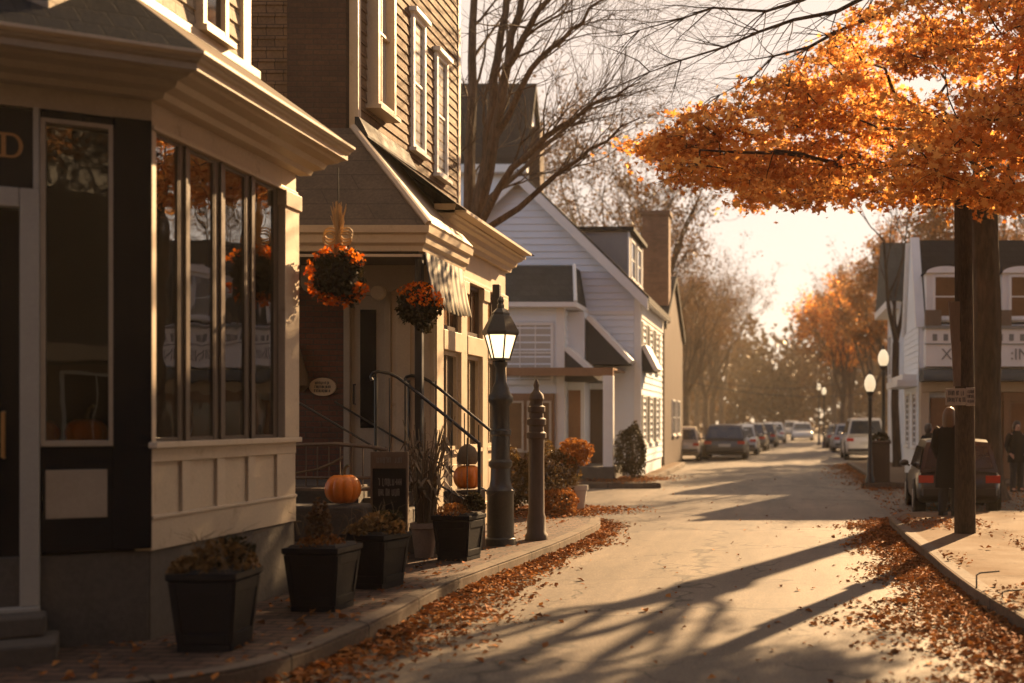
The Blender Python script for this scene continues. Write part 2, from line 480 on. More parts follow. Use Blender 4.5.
M['asphalt'] = asphalt()
M['path'] = surf('pale_pavement', (.15,.105,.07), .85, .25, 1.2, bump=.5, bscale=70, dirt=(.075,.05,.032), spec=.06)
M['earth'] = surf('leafy_earth', (.14,.095,.055), .95, .4, 1.0, bump=.7, bscale=30, dirt=(.2,.1,.035))
# ------------------------------------------------------------------ ground
def struct(o): return tag(o, kind='structure')
def sheet(name, poly, z, mat):
    mb = MB(); mb.add([(x, y, z) for x, y in poly], [tuple(range(len(poly)))])
    return struct(mb.build(name, mat))
sheet('ground', [(-270,-120),(270,-120),(270,400),(-270,400)], -.012, M['earth'])
sheet('road', [(-3.9,-60),(8,-60),(8,20),(30,20),(30,28.4),(2.6,28.4),(2.6,43),(4.9,47),(5.4,220),(-5.6,220),(-5.2,46),(-3.4,41.5),(-3.4,28.6),(-30,28.6),(-30,19),(-9,19),(-9,0),(-12,-60)], 0., M['asphalt'])

def smooth(pts, k=5):
    """rounded polyline through the points"""
    v = [Vector((p[0], p[1], 0)) for p in pts]; out = []
    for i in range(len(v)-1):
        p0 = v[max(0,i-1)]; p1 = v[i]; p2 = v[i+1]; p3 = v[min(len(v)-1,i+2)]
        for j in range(k):
            t = j/k
            q = .5*((2*p1)+(p2-p0)*t+(2*p0-5*p1+4*p2-p3)*t*t+(3*p1-p0-3*p2+p3)*t**3)
            out.append((q.x, q.y))
    out.append((v[-1].x, v[-1].y))
    return out

def pavement(name, kerb, back, z, mat, jitter=0., seed=1):
    """slab inside a kerb line; kerb stones on the road side (right of travel)"""
    rg = random.Random(seed)
    kerb = [(x+rg.uniform(-jitter,jitter), y+rg.uniform(-jitter,jitter)) for x, y in kerb]
    mb = MB(); poly = kerb + back
    mb.add([(x,y,z) for x,y in poly], [tuple(range(len(poly)))])
    struct(mb.build(name, mat))
    k = MB()
    k.sweep(kerb, [(-.16,z+.004),(-.16,-.03),(.0,-.03),(.0,z-.02),(-.02,z+.004)])
    o = k.build('kerb', M['concrete']); return struct(o)

LK = [(-12,5.6),(-9,5.8),(-5.5,6.35),(-4.3,6.6),(-3.55,6.95),(-3.2,7.6),(-3.1,9),(-3.13,11),(-2.97,12.8),(-2.82,14.3),(-2.7,16.4),(-2.72,17.6),(-3.0,18.8),(-3.8,19.8),(-5.2,20.3),(-9,20.5),(-20,20.5)]
LKs = smooth(LK, 5)
pavement('left_pavement', LKs, [(-20,10),(-14,6.5)], .15, M['paver'], .008)
RK = [(30,19.6),(6,19.6),(3.2,19.5),(2.2,19.3),(1.82,18.6),(1.74,17.2),(1.76,13),(1.79,10.9),(1.92,9),(2.05,6),(2.1,0),(2.2,-40)]
RKs = smooth(RK, 5)
pavement('right_pavement', RKs, [(30,-40)], .15, M['path'], .006, 2)
RK2 = smooth([(5.4,200),(5.2,90),(4.95,48.5),(4.4,46),(2.9,44),(2.6,42.5),(2.6,31),(2.65,29.6),(3.1,28.7),(4.2,28.45),(30,28.4)], 4)
RK2r = RK2[::-1]
pavement('right_pavement', [(x,y) for x,y in RK2], [(30,200)], .13, M['path'], .0, 3)
LK2 = smooth([(-30,28.6),(-5,28.6),(-3.9,28.8),(-3.45,29.6),(-3.4,31),(-3.4,41.5),(-3.7,43),(-4.9,45),(-5.2,47),(-5.5,100),(-5.6,200)], 4)
pavement('left_pavement', LK2, [(-30,200)], .13, M['path'], .0, 4)

# ------------------------------------------------------------------ generic windows
def win(F, u0, u1, z0, z1, parent, frame, glass, n0=.0, out=.05, fw=.06, nx=1, nz=2, sill=True, name='window', hood=False):
    m = MB()
    m.fbox(F, u0-fw, u0, z0-fw, z1+fw, n0-.02, n0+out); m.fbox(F, u1, u1+fw, z0-fw, z1+fw, n0-.02, n0+out)
    m.fbox(F, u0+.001, u1-.001, z1, z1+fw-.002, n0-.02, n0+out-.003); m.fbox(F, u0+.001, u1-.001, z0-fw+.002, z0, n0-.02, n0+out-.003)
    t = fw*.35
    for i in range(1, nx):
        u = u0+(u1-u0)*i/nx; m.fbox(F, u-t/2, u+t/2, z0+.001, z1-.001, n0, n0+out*.55)
    for i in range(1, nz):
        z = z0+(z1-z0)*i/nz; m.fbox(F, u0+.001, u1-.001, z-t*.7, z+t*.7, n0, n0+out*.62)
    w = m.build(name, frame, parent)
    p = MB(); p.fbox(F, u0-.01, u1+.01, z0-.01, z1+.01, n0-.015, n0+out*.3); p.build('pane', glass, w)
    if sill:
        s = MB(); s.fbox(F, u0-fw-.04, u1+fw+.04, z0-fw-.05, z0-fw+.001, n0-.02, n0+out+.05); s.build('sill', frame, w)
    if hood:
        s = MB(); s.fbox(F, u0-fw-.05, u1+fw+.05, z1+fw-.001, z1+fw+.06, n0-.02, n0+out+.06); s.build('hood', frame, w)
    return w

def siding(mb, F, u0, u1, z0, z1, course, proud=.018, lim=None):
    """courses of boards or shingles, each leaning out at its foot; lim(z) -> (u0,u1)"""
    z = z0
    while z < z1-1e-4:
        zt = min(z+course, z1)
        a0, a1 = (u0, u1) if lim is None else lim(z)
        b0, b1 = (u0, u1) if lim is None else lim(zt)
        if a1-a0 > .02:
            if b1 < b0: b0 = b1 = (b0+b1)/2
            v = [F.pt(a0, proud, z+.0), F.pt(a1, proud, z), F.pt(b1, .002, zt), F.pt(b0, .002, zt), F.pt(a0, 0, z), F.pt(a1, 0, z)]
            mb.add(v, [(0,1,2,3), (4,5,1,0)])
        z = zt
    return mb

CORN = lambda z, h, o: [(0,z),(o*.25,z),(o*.3,z+h*.18),(o*.52,z+h*.26),(o*.58,z+h*.45),(o*.8,z+h*.52),(o*.86,z+h*.6),(o,z+h*.64),(o,z+h*.84),(o*1.05,z+h*.9),(o*1.08,z+h),(0,z+h)]

# ------------------------------------------------------------------ corner shop
C0 = Vector((-4.4, 8.08)); a30 = R(30)
FA = Fr(C0, (-math.cos(a30), -math.sin(a30)), (math.sin(a30), -math.cos(a30)))
FB = Fr(C0, (0,1), (1,0))
LB = 2.42
shop = thing('corner_shop', (-5.6, 9.2, .15), 'nearest shop at the left with navy corner, row of tall display windows and cream cornice', 'shop')
Aend = FA.pt(2.6, 0, 0)
pathA = [(Aend.x, Aend.y), (C0.x, C0.y), (-4.4, 10.5)]
# stone base
m = MB()
m.fbox(FA, .02, 2.6, .12, .78, -.3, -.02); m.fbox(FB, .02, LB, .12, .78, -.3, -.02)
m.build('stone_base', M['stone'], shop, bevel=.01)
# street face: skirting, apron, mullions, header
m = MB()
m.fbox(FB, .0, LB, .78, 1.0, -.12, .0)
m.fbox(FB, .0, LB, 1.0, 1.40, -.12, -.03)
m.fbox(FB, .0, LB, 1.40, 1.50, -.12, .0)
m.build('apron', M['cream'], shop, bevel=.004)
WY = [(8.14,8.49),(8.64,9.02),(9.19,9.55),(9.72,10.10)]
m = MB()
es = [0.]+[v-8.08 for w in WY for v in w]+[LB]
for i in range(0, len(es), 2):
    if i in (0, len(es)-2):
        continue
    m.fbox(FB, es[i]+.02, es[i+1]-.02, 1.0, 1.4, -.03, -.006)
m.fbox(FB, 0, .045, 1.0, 1.4, -.03, -.006); m.fbox(FB, es[-2]+.02, LB, 1.0, 1.4, -.03, -.006)
m.fbox(FB, 0, LB, 1.0, 1.025, -.03, .012)
m.build('apron_rails', M['cream2'], shop, bevel=.004)
m = MB(); m.fbox(FB, -.02, LB+.02, 1.5, 1.545, -.1, .05); m.build('sill', M['cream2'], shop, bevel=.006)
m = MB(); m.fbox(FB, 0, es[1]-.0, 1.545, 3.74, -.12, .0); m.build('pilaster', M['cream'], shop, bevel=.004)
m = MB()
m.fbox(FB, es[-2]+.1, LB, 1.545, 3.74, -.14, .03)
m.fbox(FB, es[-2]+.08, LB+.02, 3.6, 3.74, -.14, .05)
m.build('pilaster', M['cream'], shop, bevel=.006)
m = MB()
for i in range(2, len(es)-2, 2):
    c = (es[i]+es[i+1])/2
    m.fbox(FB, es[i], es[i+1], 1.545, 3.74, -.14, -.02)
    m.fbox(FB, c-.016, c+.016, 1.545, 3.74, -.02, -.0)
m.fbox(FB, es[-2], es[-2]+.1, 1.545, 3.74, -.14, -.03)
m.build('mullion', M['mull'], shop, bevel=.004)
m = MB(); m.fbox(FB, 0, LB, 3.742, 3.94, -.12, -.002)
m.build('frieze', M['cream'], shop)
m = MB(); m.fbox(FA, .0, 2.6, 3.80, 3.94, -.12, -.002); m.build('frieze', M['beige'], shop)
m = MB(); m.fbox(FB, 0, LB, 3.742, 3.775, -.002, .02); m.build('head_mould', M['cream2'], shop, bevel=.004)
for (y0, y1) in WY:
    u0, u1 = y0-8.08, y1-8.08
    f = MB(); fw = .014
    f.fbox(FB, u0, u0+fw, 1.547, 3.738, -.06, -.024); f.fbox(FB, u1-fw, u1, 1.547, 3.738, -.06, -.024)
    f.fbox(FB, u0+fw, u1-fw, 3.715, 3.738, -.058, -.026); f.fbox(FB, u0+fw, u1-fw, 1.547, 1.575, -.058, -.026)
    w = f.build('display_window', M['mull'], shop)
    g = MB(); g.fbox(FB, u0+.01, u1-.01, 1.56, 3.72, -.042, -.036); g.build('pane', M['glass'], w)
# chamfer face
m = MB()
m.fbox(FA, .0, .235, .80, 3.80, -.14, .012)
m.fbox(FA, .235, .66, .80, 1.52, -.14, .0)
m.fbox(FA, .235, .66, 3.74, 3.798, -.14, .0)
m.build('corner_pilaster', M['navy'], shop, bevel=.006)
m = MB(); m.fbox(FA, .27, .63, 1.03, 1.36, -.02, .006); m.build('inset_panel', M['beige'], shop, bevel=.004)
f = MB()
f.fbox(FA, .235, .262, 1.52, 3.74, -.09, .012); f.fbox(FA, .63, .66, 1.52, 3.74, -.09, .012)
f.fbox(FA, .262, .63, 3.71, 3.74, -.09, .010); f.fbox(FA, .262, .63, 1.52, 1.56, -.09, .02)
w = f.build('display_window', M['beige'], shop, bevel=.003)
g = MB(); g.fbox(FA, .255, .64, 1.55, 3.72, -.058, -.05); g.build('pane', M['glassdark'], w)
# door with sign above
m = MB()
m.fbox(FA, .662, .775, .45, 3.25, -.2, .03); m.fbox(FA, 1.75, 1.9, .45, 3.25, -.2, .03)
m.fbox(FA, .777, 1.748, 3.12, 3.25, -.2, .028); m.fbox(FA, .66, 1.9, .28, .45, -.2, .05)
m.fbox(FA, .664, .70, 3.25, 3.80, -.2, .02)
m.build('door_frame', M['doorw'], shop, bevel=.008)
d = MB(); d.fbox(FA, .777, 1.748, .45, 3.12, -.16, -.09); dob = d.build('door', M['navy'], shop)
g = MB(); g.fbox(FA, .92, 1.63, 1.3, 2.95, -.089, -.08); g.build('pane', M['darkglass'], dob)
g = MB(); g.tube([FA.pt(.87,-.09,1.45),FA.pt(.87,-.03,1.45),FA.pt(.87,-.03,1.75),FA.pt(.87,-.09,1.75)], .012, 6); g.build('handle', M['gold'], dob)
s = MB(); s.fbox(FA, .702, 1.9, 3.26, 3.79, -.16, -.03); sg = s.build('fascia_sign', M['black'], shop)
def text3d(txt, loc, size, rotm, mat, name, parent, ext=.006, align='CENTER', sx=1.):
    cu = bpy.data.curves.new('txt', 'FONT'); cu.body = txt; cu.size = size; cu.extrude = ext; cu.align_x = align; cu.align_y = 'CENTER'
    to = bpy.data.objects.new('txt', cu); COL.objects.link(to)
    bpy.context.view_layer.update()
    me = bpy.data.meshes.new_from_object(to.evaluated_get(bpy.context.evaluated_depsgraph_get()))
    bpy.data.objects.remove(to)
    me.transform(Matrix.Diagonal((sx,1,1,1)))
    me.transform(Matrix.Translation(loc) @ rotm.to_4x4())
    me.materials.clear(); me.materials.append(mat)
    return link(name, me, parent)
def frot(F):
    """text lying on a wall seen from outside: x along reading direction"""
    n = Vector((F.n.x, F.n.y, 0)); z = Vector((0,0,1)); x = z.cross(n)
    return Matrix((x, z, n)).transposed()
# serif letter D
lt = MB(); cu, cz, hh = .865, 3.535, .082
def fp(u, z): return FA.pt(.835-u, -.028, cz+z)
out_ = []; inn = []
for i in range(13):
    a = PI/2 - PI*i/12
    out_.append((.01+.066*math.cos(a), hh*math.sin(a))); inn.append((.01+.044*math.cos(a), (hh-.014)*math.sin(a)))
nrm = FA.n*.012; dv = Vector((nrm.x, nrm.y, 0))
for i in range(12):
    lt.prism([fp(*out_[i]), fp(*out_[i+1]), fp(*inn[i+1]), fp(*inn[i])], dv)
for (a0,a1,b0,b1) in ((-.045,-.02,-hh+.014,hh-.014),(-.062,.01,hh-.014,hh),(-.062,.01,-hh,-hh+.014)):
    lt.prism([fp(a0,b0),fp(a1,b0),fp(a1,b1),fp(a0,b1)], dv)
lt.build('lettering', M['gold'], sg)
# cornice over both faces, eave fascia, hip roof
pc = [(Aend.x,Aend.y),(C0.x,C0.y),(-4.4,10.56)]
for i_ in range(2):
    m = MB(); m.sweep(pc, CORN(3.94,.22,.45)); m.f = m.f[12*i_:12*i_+12]; m.build('cornice', M['beige' if i_ == 0 else 'cream2'], shop, smooth=False)  # same cream cornice; chamfer run coloured darker beige to imitate its shade
m = MB(); m.sweep(pc, [(.40,4.161),(.495,4.161),(.52,4.18),(.52,4.20),(.40,4.20)]); m.build('gutter', M['cream2'], shop)
def off(path, o):
    mb = MB(); mb.sweep(path, [(o,0),(o+.01,0),(o,.01)]); return [Vector(mb.v[i*3]) for i in range(len(path))]
e1 = off(pc, .51); e2 = off(pc, -.40)
zs = [4.2, 4.9]
top = [Vector((p.x,p.y,4.86)) for p in e2]; bot = [Vector((p.x,p.y,4.202)) for p in e1]
for i in range(2):
    m = MB(); m.add([bot[i],bot[i+1],top[i+1],top[i]], [(0,1,2,3)])
    m.build('lean_to_roof', M['roof' if i == 0 else 'porchroof'], shop)  # street slope given lighter brown shingles to imitate sun on the same roof
m = MB(); m.sweep([(p.x,p.y) for p in e2], [(-.0,4.78),(.05,4.83),(.05,4.9),(.0,4.92)]); m.build('flashing_board', M['cream2'], shop)
# upper storey
FU = Fr((-4.8, 7.9), (0,1), (1,0))
m = MB()
m.box(-9.5,-4.82,7.6,10.35,4.2,8.2)
siding(m, Fr((-4.82,7.6),(0,1),(1,0)), 0, 2.75, 4.8, 8.2, .14, .02)
siding(m, Fr((-9.5,7.6),(1,0),(0,-1)), 0, 4.68, 4.8, 8.2, .14, .02)
m.build('upper_wall', M['paleshingle'], shop)
m = MB(); m.box(-4.88,-4.775,10.28,10.42,4.9,8.2); m.build('corner_board', M['cream2'], shop)
win(Fr((-4.8,7.6),(0,1),(1,0)), 1.95, 2.27, 5.02, 6.9, shop, M['cream2'], M['darkglass'], 0, .06, .06, 1, 2)
m = MB(); m.prism([(-9.9,7.2,8.2),(-4.4,7.2,8.2),(-7.1,7.2,9.6)], (0,3.6,0)); m.build('roof', M['roof'], shop)
# shell of the shop floor, seen through the panes
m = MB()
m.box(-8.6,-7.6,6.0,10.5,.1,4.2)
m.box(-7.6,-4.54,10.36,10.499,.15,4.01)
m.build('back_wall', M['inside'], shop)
m = MB(); m.fbox(FA, .1, 2.5, 1.502, 3.88, -1.0, -.96); m.box(-5.5,-5.46,8.9,10.34,1.502,3.88); m.prism([(-4.60,8.22,1.502),(-5.2,8.95,1.502),(-5.17,8.98,1.502),(-4.57,8.25,1.502)],(0,0,2.37)); m.build('window_shade_panel', M['shadepanel'], shop)  # dark panels added behind the panes to stop sun and darken the windows
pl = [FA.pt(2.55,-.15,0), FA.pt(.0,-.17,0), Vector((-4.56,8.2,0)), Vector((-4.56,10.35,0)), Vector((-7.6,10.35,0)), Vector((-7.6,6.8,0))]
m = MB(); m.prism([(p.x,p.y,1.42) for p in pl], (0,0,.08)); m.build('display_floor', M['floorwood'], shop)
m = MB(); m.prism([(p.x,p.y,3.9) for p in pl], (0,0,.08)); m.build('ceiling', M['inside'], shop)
# step
st = MB(); st.fbox(FA, .55, 2.2, .13, .28, .0, .55); st.fbox(FA, .62, 2.2, .28, .42, .0, .28)
o = tag(st.build('door_step', M['stone'], bevel=.02), 'worn grey stone step below the white framed door at the far left', 'step')

# goods in the shop window
rng = np.random.default_rng(7)
def pumpkin_mesh(r, hgt, ribs=10, seed=0):
    rg = random.Random(seed); mb = MB(); nu, nv = ribs*6, 14; prof = []
    vs = []; fs = []
    for i in range(nv+1):
        t = PI*i/nv
        for k in range(nu):
            a = 2*PI*k/nu
            rib = 1-.085*(abs(math.cos(a*ribs/2))**6) + .02*math.sin(a*3+seed)
            rr = r*math.sin(t)**.8*rib if 0 < i < nv else .004
            zz = -hgt*math.cos(t)
            dip = .18*hgt*math.exp(-(rr/r/.3)**2)
            zz += -dip if zz > 0 else dip
            vs.append((rr*math.cos(a), rr*math.sin(a), zz+hgt))
    for i in range(nv):
        for k in range(nu):
            k2 = (k+1) % nu
            fs.append((i*nu+k, i*nu+k2, (i+1)*nu+k2, (i+1)*nu+k))
    mb.add(vs, fs); return mb
def pumpkin(loc, r, h, label, group=None, seed=0):
    t = thing('pumpkin', loc, label, 'pumpkin', group)
    mb = pumpkin_mesh(r, h, 10, seed); mb.v = [(x+loc[0], y+loc[1], z+loc[2]) for x,y,z in mb.v]
    mb.build('pumpkin_body', M['pumpkin'], t, smooth=True)
    s = MB(); z0 = loc[2]+2*h-.05
    s.tube([(loc[0],loc[1],z0),(loc[0]+.005,loc[1],z0+.07),(loc[0]+.03,loc[1]-.01,z0+.12),(loc[0]+.06,loc[1]-.01,z0+.14)], [r*.17,r*.1,r*.085,r*.1], 7)
    s.build('stalk', M['stem'], t, smooth=True)
    return t
gd = [(-4.85,8.06,.135),(-5.10,7.93,.13),(-5.45,7.9,.16),(-4.75,8.45,.14),(-4.8,8.95,.15),(-4.78,9.35,.13),(-4.8,9.95,.15)]
gl = ['in the chamfered window beside the navy corner','in the chamfered window, second from the navy corner','in the chamfered window next to the door','behind the nearest street window','behind the second street window','behind the third street window','behind the last street window']
for i,(x,y,r) in enumerate(gd):
    pumpkin((x,y,1.501), r, r*.78, 'small orange pumpkin on display '+gl[i], 'pumpkins displayed in the shop windows', i)
# ------------------------------------------------------------------ second shop with porch
sh2 = thing('shingled_shop', (-6.6, 16.4, .15), 'brown shingled two storey shop with porch roof and striped awning beyond the corner shop', 'shop')
XS = -4.35
FS = Fr((XS, 14.6), (0,1), (1,0)); FF = Fr((XS, 14.6), (-1,0), (0,-1)); LS = 3.75
# upper walls
FU2 = Fr((-5.2,14.2),(0,1),(1,0)); FUF = Fr((-12,14.2),(1,0),(0,-1))
m = MB(); m.box(-11.98,-5.22,14.22,18.68,4.2,9.3)
siding(m, FU2, 0, 4.5, 5.0, 9.3, .14, .022); siding(m, FUF, 0, 5.95, 5.0, 9.3, .14, .022)
m.build('upper_wall', M['brownshingle'], sh2)
m = MB(); m.box(-6.02,-5.30,14.10,14.3,4.9,9.29); m.build('chimney_breast', M['chimbrick'], sh2)
m = MB(); m.box(-5.28,-5.17,14.16,14.26,5.0,9.3); m.build('corner_board', M['cream2'], sh2)
m = MB(); m.box(-5.28,-5.17,18.62,18.74,4.9,9.3); m.build('corner_board', M['cream2'], sh2)
# projecting bay window and two sash windows
w = win(FU2, .38, .92, 5.75, 7.6, sh2, M['cream2'], M['curtain'], .0, .16, .07, 2, 2, name='bay_window')
win(FU2, 2.1, 2.55, 5.62, 7.4, sh2, M['white'], M['curtain'], .0, .06, .07, 1, 2, hood=True)
win(FU2, 3.22, 3.68, 5.5, 7.2, sh2, M['white'], M['curtain'], .0, .06, .07, 1, 2, hood=True)
m = MB(); m.prism([(-12.3,13.8,9.3),(-4.8,13.8,9.3),(-8.6,13.8,11.4)], (0,5.3,0)); m.build('roof', M['roof'], sh2)
# lower storey body
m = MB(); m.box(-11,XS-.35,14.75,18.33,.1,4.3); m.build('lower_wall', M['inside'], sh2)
# street front
for u in (0.,1.13,2.27,3.43):
    m = MB()
    m.fbox(FS, u, u+.3, .15, 3.62, -.3, .02); m.fbox(FS, u-.02, u+.32, 3.45, 3.62, -.3, .05); m.fbox(FS, u-.02, u+.32, .15, .5, -.3, .045)
    m.build('pilaster', M['cream'], sh2, bevel=.006)
m = MB(); m.fbox(FS, 0, LS, 3.622, 4.06, -.3, .0); m.fbox(FS, 0, LS, 3.622, 3.67, 0, .05); m.build('frieze', M['cream'], sh2, bevel=.004)
m = MB()
for k in range(3): m.fbox(FS, .3+k*1.135+.001, 1.13+k*1.135-.001, 2.62, 2.88, -.2, .03)
m.build('signboard_band', M['cream2'], sh2, bevel=.006)
for k in range(3):
    u0 = .3+k*1.135; u1 = u0+.83
    win(FS, u0+.06, u1-.06, 2.95, 3.56, sh2, M['mull'], M['warmglass'], -.1, .07, .055, 3, 1, sill=False, name='transom_window')
    win(FS, u0+.06, u1-.06, 1.35, 2.56, sh2, M['cream'], M['darkglass'], -.1, .07, .055, 2, 1, sill=True, name='shop_window')
    b = MB(); b.fbox(FS, u0, u1, .15, 1.24, -.3, -.02); b.fbox(FS, u0+.12, u1-.12, .45, 1.1, -.02, -.005); b.build('stall_riser', M['cream'], sh2, bevel=.005)
m = MB(); m.sweep([(XS,14.55),(XS,18.4),(-6,18.4)], CORN(4.06,.38,.26)); m.build('cornice', M['cream2'], sh2)
m = MB(); m.fbox(Fr((XS,14.55),(0,1),(1,0)), 0, 3.85, 4.325, 4.36, -.9, .41); m.build('cornice_cap', M['cream2'], sh2)
m = MB(); m.add([(-3.95,14.1,4.365),(-3.95,18.7,4.365),(-5.2,18.7,5.22),(-5.2,14.1,5.3)], [(0,1,2,3)])
m.add([(-3.95,18.7,4.365),(-4.35,18.7,4.365),(-5.2,18.7,4.6),(-5.2,18.7,5.22)], [(0,1,2,3)])
m.build('lean_to_roof', M['porchroof'], sh2)
m = MB(); m.sweep([(-5.19,14.1),(-5.19,16.0)], [(.0,5.2),(.16,5.17),(.16,5.2),(.05,5.42),(.0,5.42)]); m.build('flashing', M['flash'], sh2)
# porch: hip roof, eave, ceiling
PX, PY0 = -3.98, 13.1
m = MB()
A = Vector((-9,PY0,3.92)); B = Vector((PX,PY0,3.92)); Cc = Vector((PX,14.95,3.92)); T1 = Vector((-5.21,14.1,5.28)); T0 = Vector((-9,14.1,5.28)); T2 = Vector((-5.21,14.9,5.28))
m.add([A,B,T1,T0], [(0,1,2,3)])
pr = m.build('porch_roof', M['porchroof'], sh2)
m = MB(); m.prism([B,Cc,T2,T1], (.02,0,.03)); m.build('porch_side_roof', M['cream2'], sh2)  # sunlight on the brown street slope imitated with cream colour
m = MB(); d = (B-T1); m.tube([T1+Vector((0,0,.015)), B+Vector((.0,0,.02))], .04, 6); m.build('hip_cap', M['cream2'], sh2)
m = MB(); m.sweep([(-9,PY0+.12),(PX-.12,PY0+.12),(PX-.12,15.0)], [(-.05,3.64),(.02,3.64),(.03,3.70),(.07,3.73),(.08,3.82),(.12,3.84),(.13,3.92),(-.05,3.92)])
m.build('porch_eave', M['cream2'], sh2)
m = MB(); m.sweep([(-9,PY0+.1),(PX-.1,PY0+.1)], [(.0,3.57),(.035,3.57),(.035,3.60),(.0,3.60)]); m.build('awning_bar', M['cream2'], sh2)
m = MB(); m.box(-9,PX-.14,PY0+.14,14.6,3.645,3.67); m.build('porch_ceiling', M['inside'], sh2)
# scalloped board under the eave
m = MB(); n = 40; ps = []
for i in range(n+1):
    x = -6.0+i*(1.62/n); ps.append((x, 14.45, 3.36-.05*abs(math.sin(i*PI/5))))
m.prism([(-6.0,14.45,3.645)]+[(-6.0+.0,14.45,3.4)]+ps[1:]+[(-4.38,14.45,3.645)], (0,.03,0)); m.build('scalloped_board', M['beige'], sh2)
m = MB(); m.tube([(-5.02,14.41,3.3),(-5.02,14.45,3.3)], [.085,.1], 18); m.build('rosette', M['cream2'], sh2)
# striped awning at the street side of the porch
m = MB(); n = 36; rows = [(0.,3.63),(.07,3.42),(.17,3.2),(.27,3.02)]
vs = []
for j,(o,z) in enumerate(rows):
    for i in range(n+1):
        y = 13.2+i*(1.6/n); wv = .012*math.sin(i*1.9)*(j/3)
        vs.append((PX-.08+o*.45+wv, y, z-.05*math.sin(i*PI/n)*j/3 + (.02*abs(math.sin(i*PI/4)) if j==3 else 0)))
fs = [(j*(n+1)+i, j*(n+1)+i+1, (j+1)*(n+1)+i+1, (j+1)*(n+1)+i) for j in range(3) for i in range(n)]
m.add(vs, fs); o = m.build('striped_valance', M['stripe'], sh2, smooth=True, fix=False)
so = o.modifiers.new('thick','SOLIDIFY'); so.thickness = .008
# front wall under the porch, door
m = MB(); m.fbox(FF, 1.15, 4.6, .9, 3.7, -.2, .0); m.build('brick_wall', M['redbrick'], sh2)
m = MB(); m.fbox(FF, .0, .55, .9, 3.62, -.2, .03); m.fbox(FF, .06, .22, 1.1, 3.2, .03, .045); m.fbox(FF,.30,.48,1.1,3.2,.03,.045); m.build('door_surround', M['cream'], sh2, bevel=.006)
m = MB(); m.fbox(FF, .552, .63, .9, 3.45, -.2, .05); m.fbox(FF, 1.07, 1.149, .9, 3.45, -.2, .05); m.fbox(FF, .631, 1.069, 3.28, 3.45, -.2, .048); m.build('door_frame', M['beige'], sh2, bevel=.005)
d = MB(); d.fbox(FF, .632, 1.068, .96, 3.275, -.1, .0); dr = d.build('door', M['beige'], sh2)
g = MB(); g.fbox(FF, .75, .95, 1.6, 3.1, -.0, .012); g.build('pane', M['darkglass'], dr)
g = MB(); g.tube([FF.pt(1.02,.0,1.9),FF.pt(1.02,.05,1.9),FF.pt(1.02,.05,2.15),FF.pt(1.02,.0,2.15)], .012, 6); g.build('handle', M['iron'], dr)
# porch platform and steps
m = MB(); m.box(-9,-4.8,13.15,14.55,.12,.95)
for i in range(4): m.box(-4.8+i*.2+.001,-4.8+(i+1)*.2,13.3,14.5,.12,.95-.17*(i+1)+.02)
m.build('stone_stair', M['stone'], sh2, bevel=.012)
# porch post
m = MB(); px_, py_ = -4.18, 13.4
m.box(px_-.042,px_+.042,py_-.042,py_+.042,.15,3.64); m.box(px_-.06,px_+.06,py_-.06,py_+.06,.15,.4)
m.build('porch_post', M['charcoal'], sh2, bevel=.006)
m = MB(); m.box(-4.0,-3.9,16.1,16.2,.15,3.6); m.build('awning_post', M['charcoal'], sh2, bevel=.006)
# oval sign on the brick wall
os_ = MB(); c = FF.pt(1.42,.0,2.12)
prof = []
n = 28; ring = [Vector((c.x+.17*math.cos(2*PI*k/n), c.y-.0, c.z+.115*math.sin(2*PI*k/n))) for k in range(n)]
os_.prism(ring, (0,-.035,0)); osn = os_.build('oval_sign', M['signbeige'])
tag(osn, 'small beige oval sign on the dark brick wall left of the porch door', 'sign')
def scribble(c, ux, w, h, rows, mat, name, parent, seed, ny):
    """worn, unreadable lettering: short strokes in rows"""
    rg = random.Random(seed); mb = MB()
    for r in range(rows):
        z = c.z + h*(.5-(r+.5)/rows); x = -w/2*rg.uniform(.7,.95); e = -x
        while x < e:
            gw = w*rg.uniform(.045,.075); lh = h/rows*rg.uniform(.28,.36)
            for k in range(2):
                xx = x+gw*.75*k; t = w*.012
                if rg.random() < .85:
                    p = [c+ux*(xx-t)+Vector((0,0,z-c.z-lh)), c+ux*(xx+t)+Vector((0,0,z-c.z-lh)), c+ux*(xx+t)+Vector((0,0,z-c.z+lh)), c+ux*(xx-t)+Vector((0,0,z-c.z+lh))]
                    mb.prism(p, ny)
            zz = z-c.z+rg.choice((-lh,0,lh*.9)); t = h/rows*.06
            mb.prism([c+ux*x+Vector((0,0,zz-t)), c+ux*(x+gw*.75)+Vector((0,0,zz-t)), c+ux*(x+gw*.75)+Vector((0,0,zz+t)), c+ux*x+Vector((0,0,zz+t))], ny)
            x += gw*1.5 if rg.random() > .12 else gw*2.6
    return mb.build(name, mat, parent)
scribble(Vector((c.x, c.y-.036, c.z)), Vector((1,0,0)), .24, .15, 3, M['signink'], 'lettering', osn, 3, Vector((0,-.004,0)))
# a stuffed figure like hanging bundle on the brick wall
m = MB(); cc = FF.pt(1.75,.1,2.45); m.tube([(cc.x,cc.y,2.66),(cc.x+.02,cc.y,2.5),(cc.x+.05,cc.y,2.3),(cc.x+.07,cc.y,2.13),(cc.x+.06,cc.y,2.06)],[.05,.075,.11,.12,.05],10)
hb = m.build('straw_bundle', M['stalk'], smooth=True); tag(hb, 'dark straw bundle hung on the brick wall above the oval sign', 'decoration')

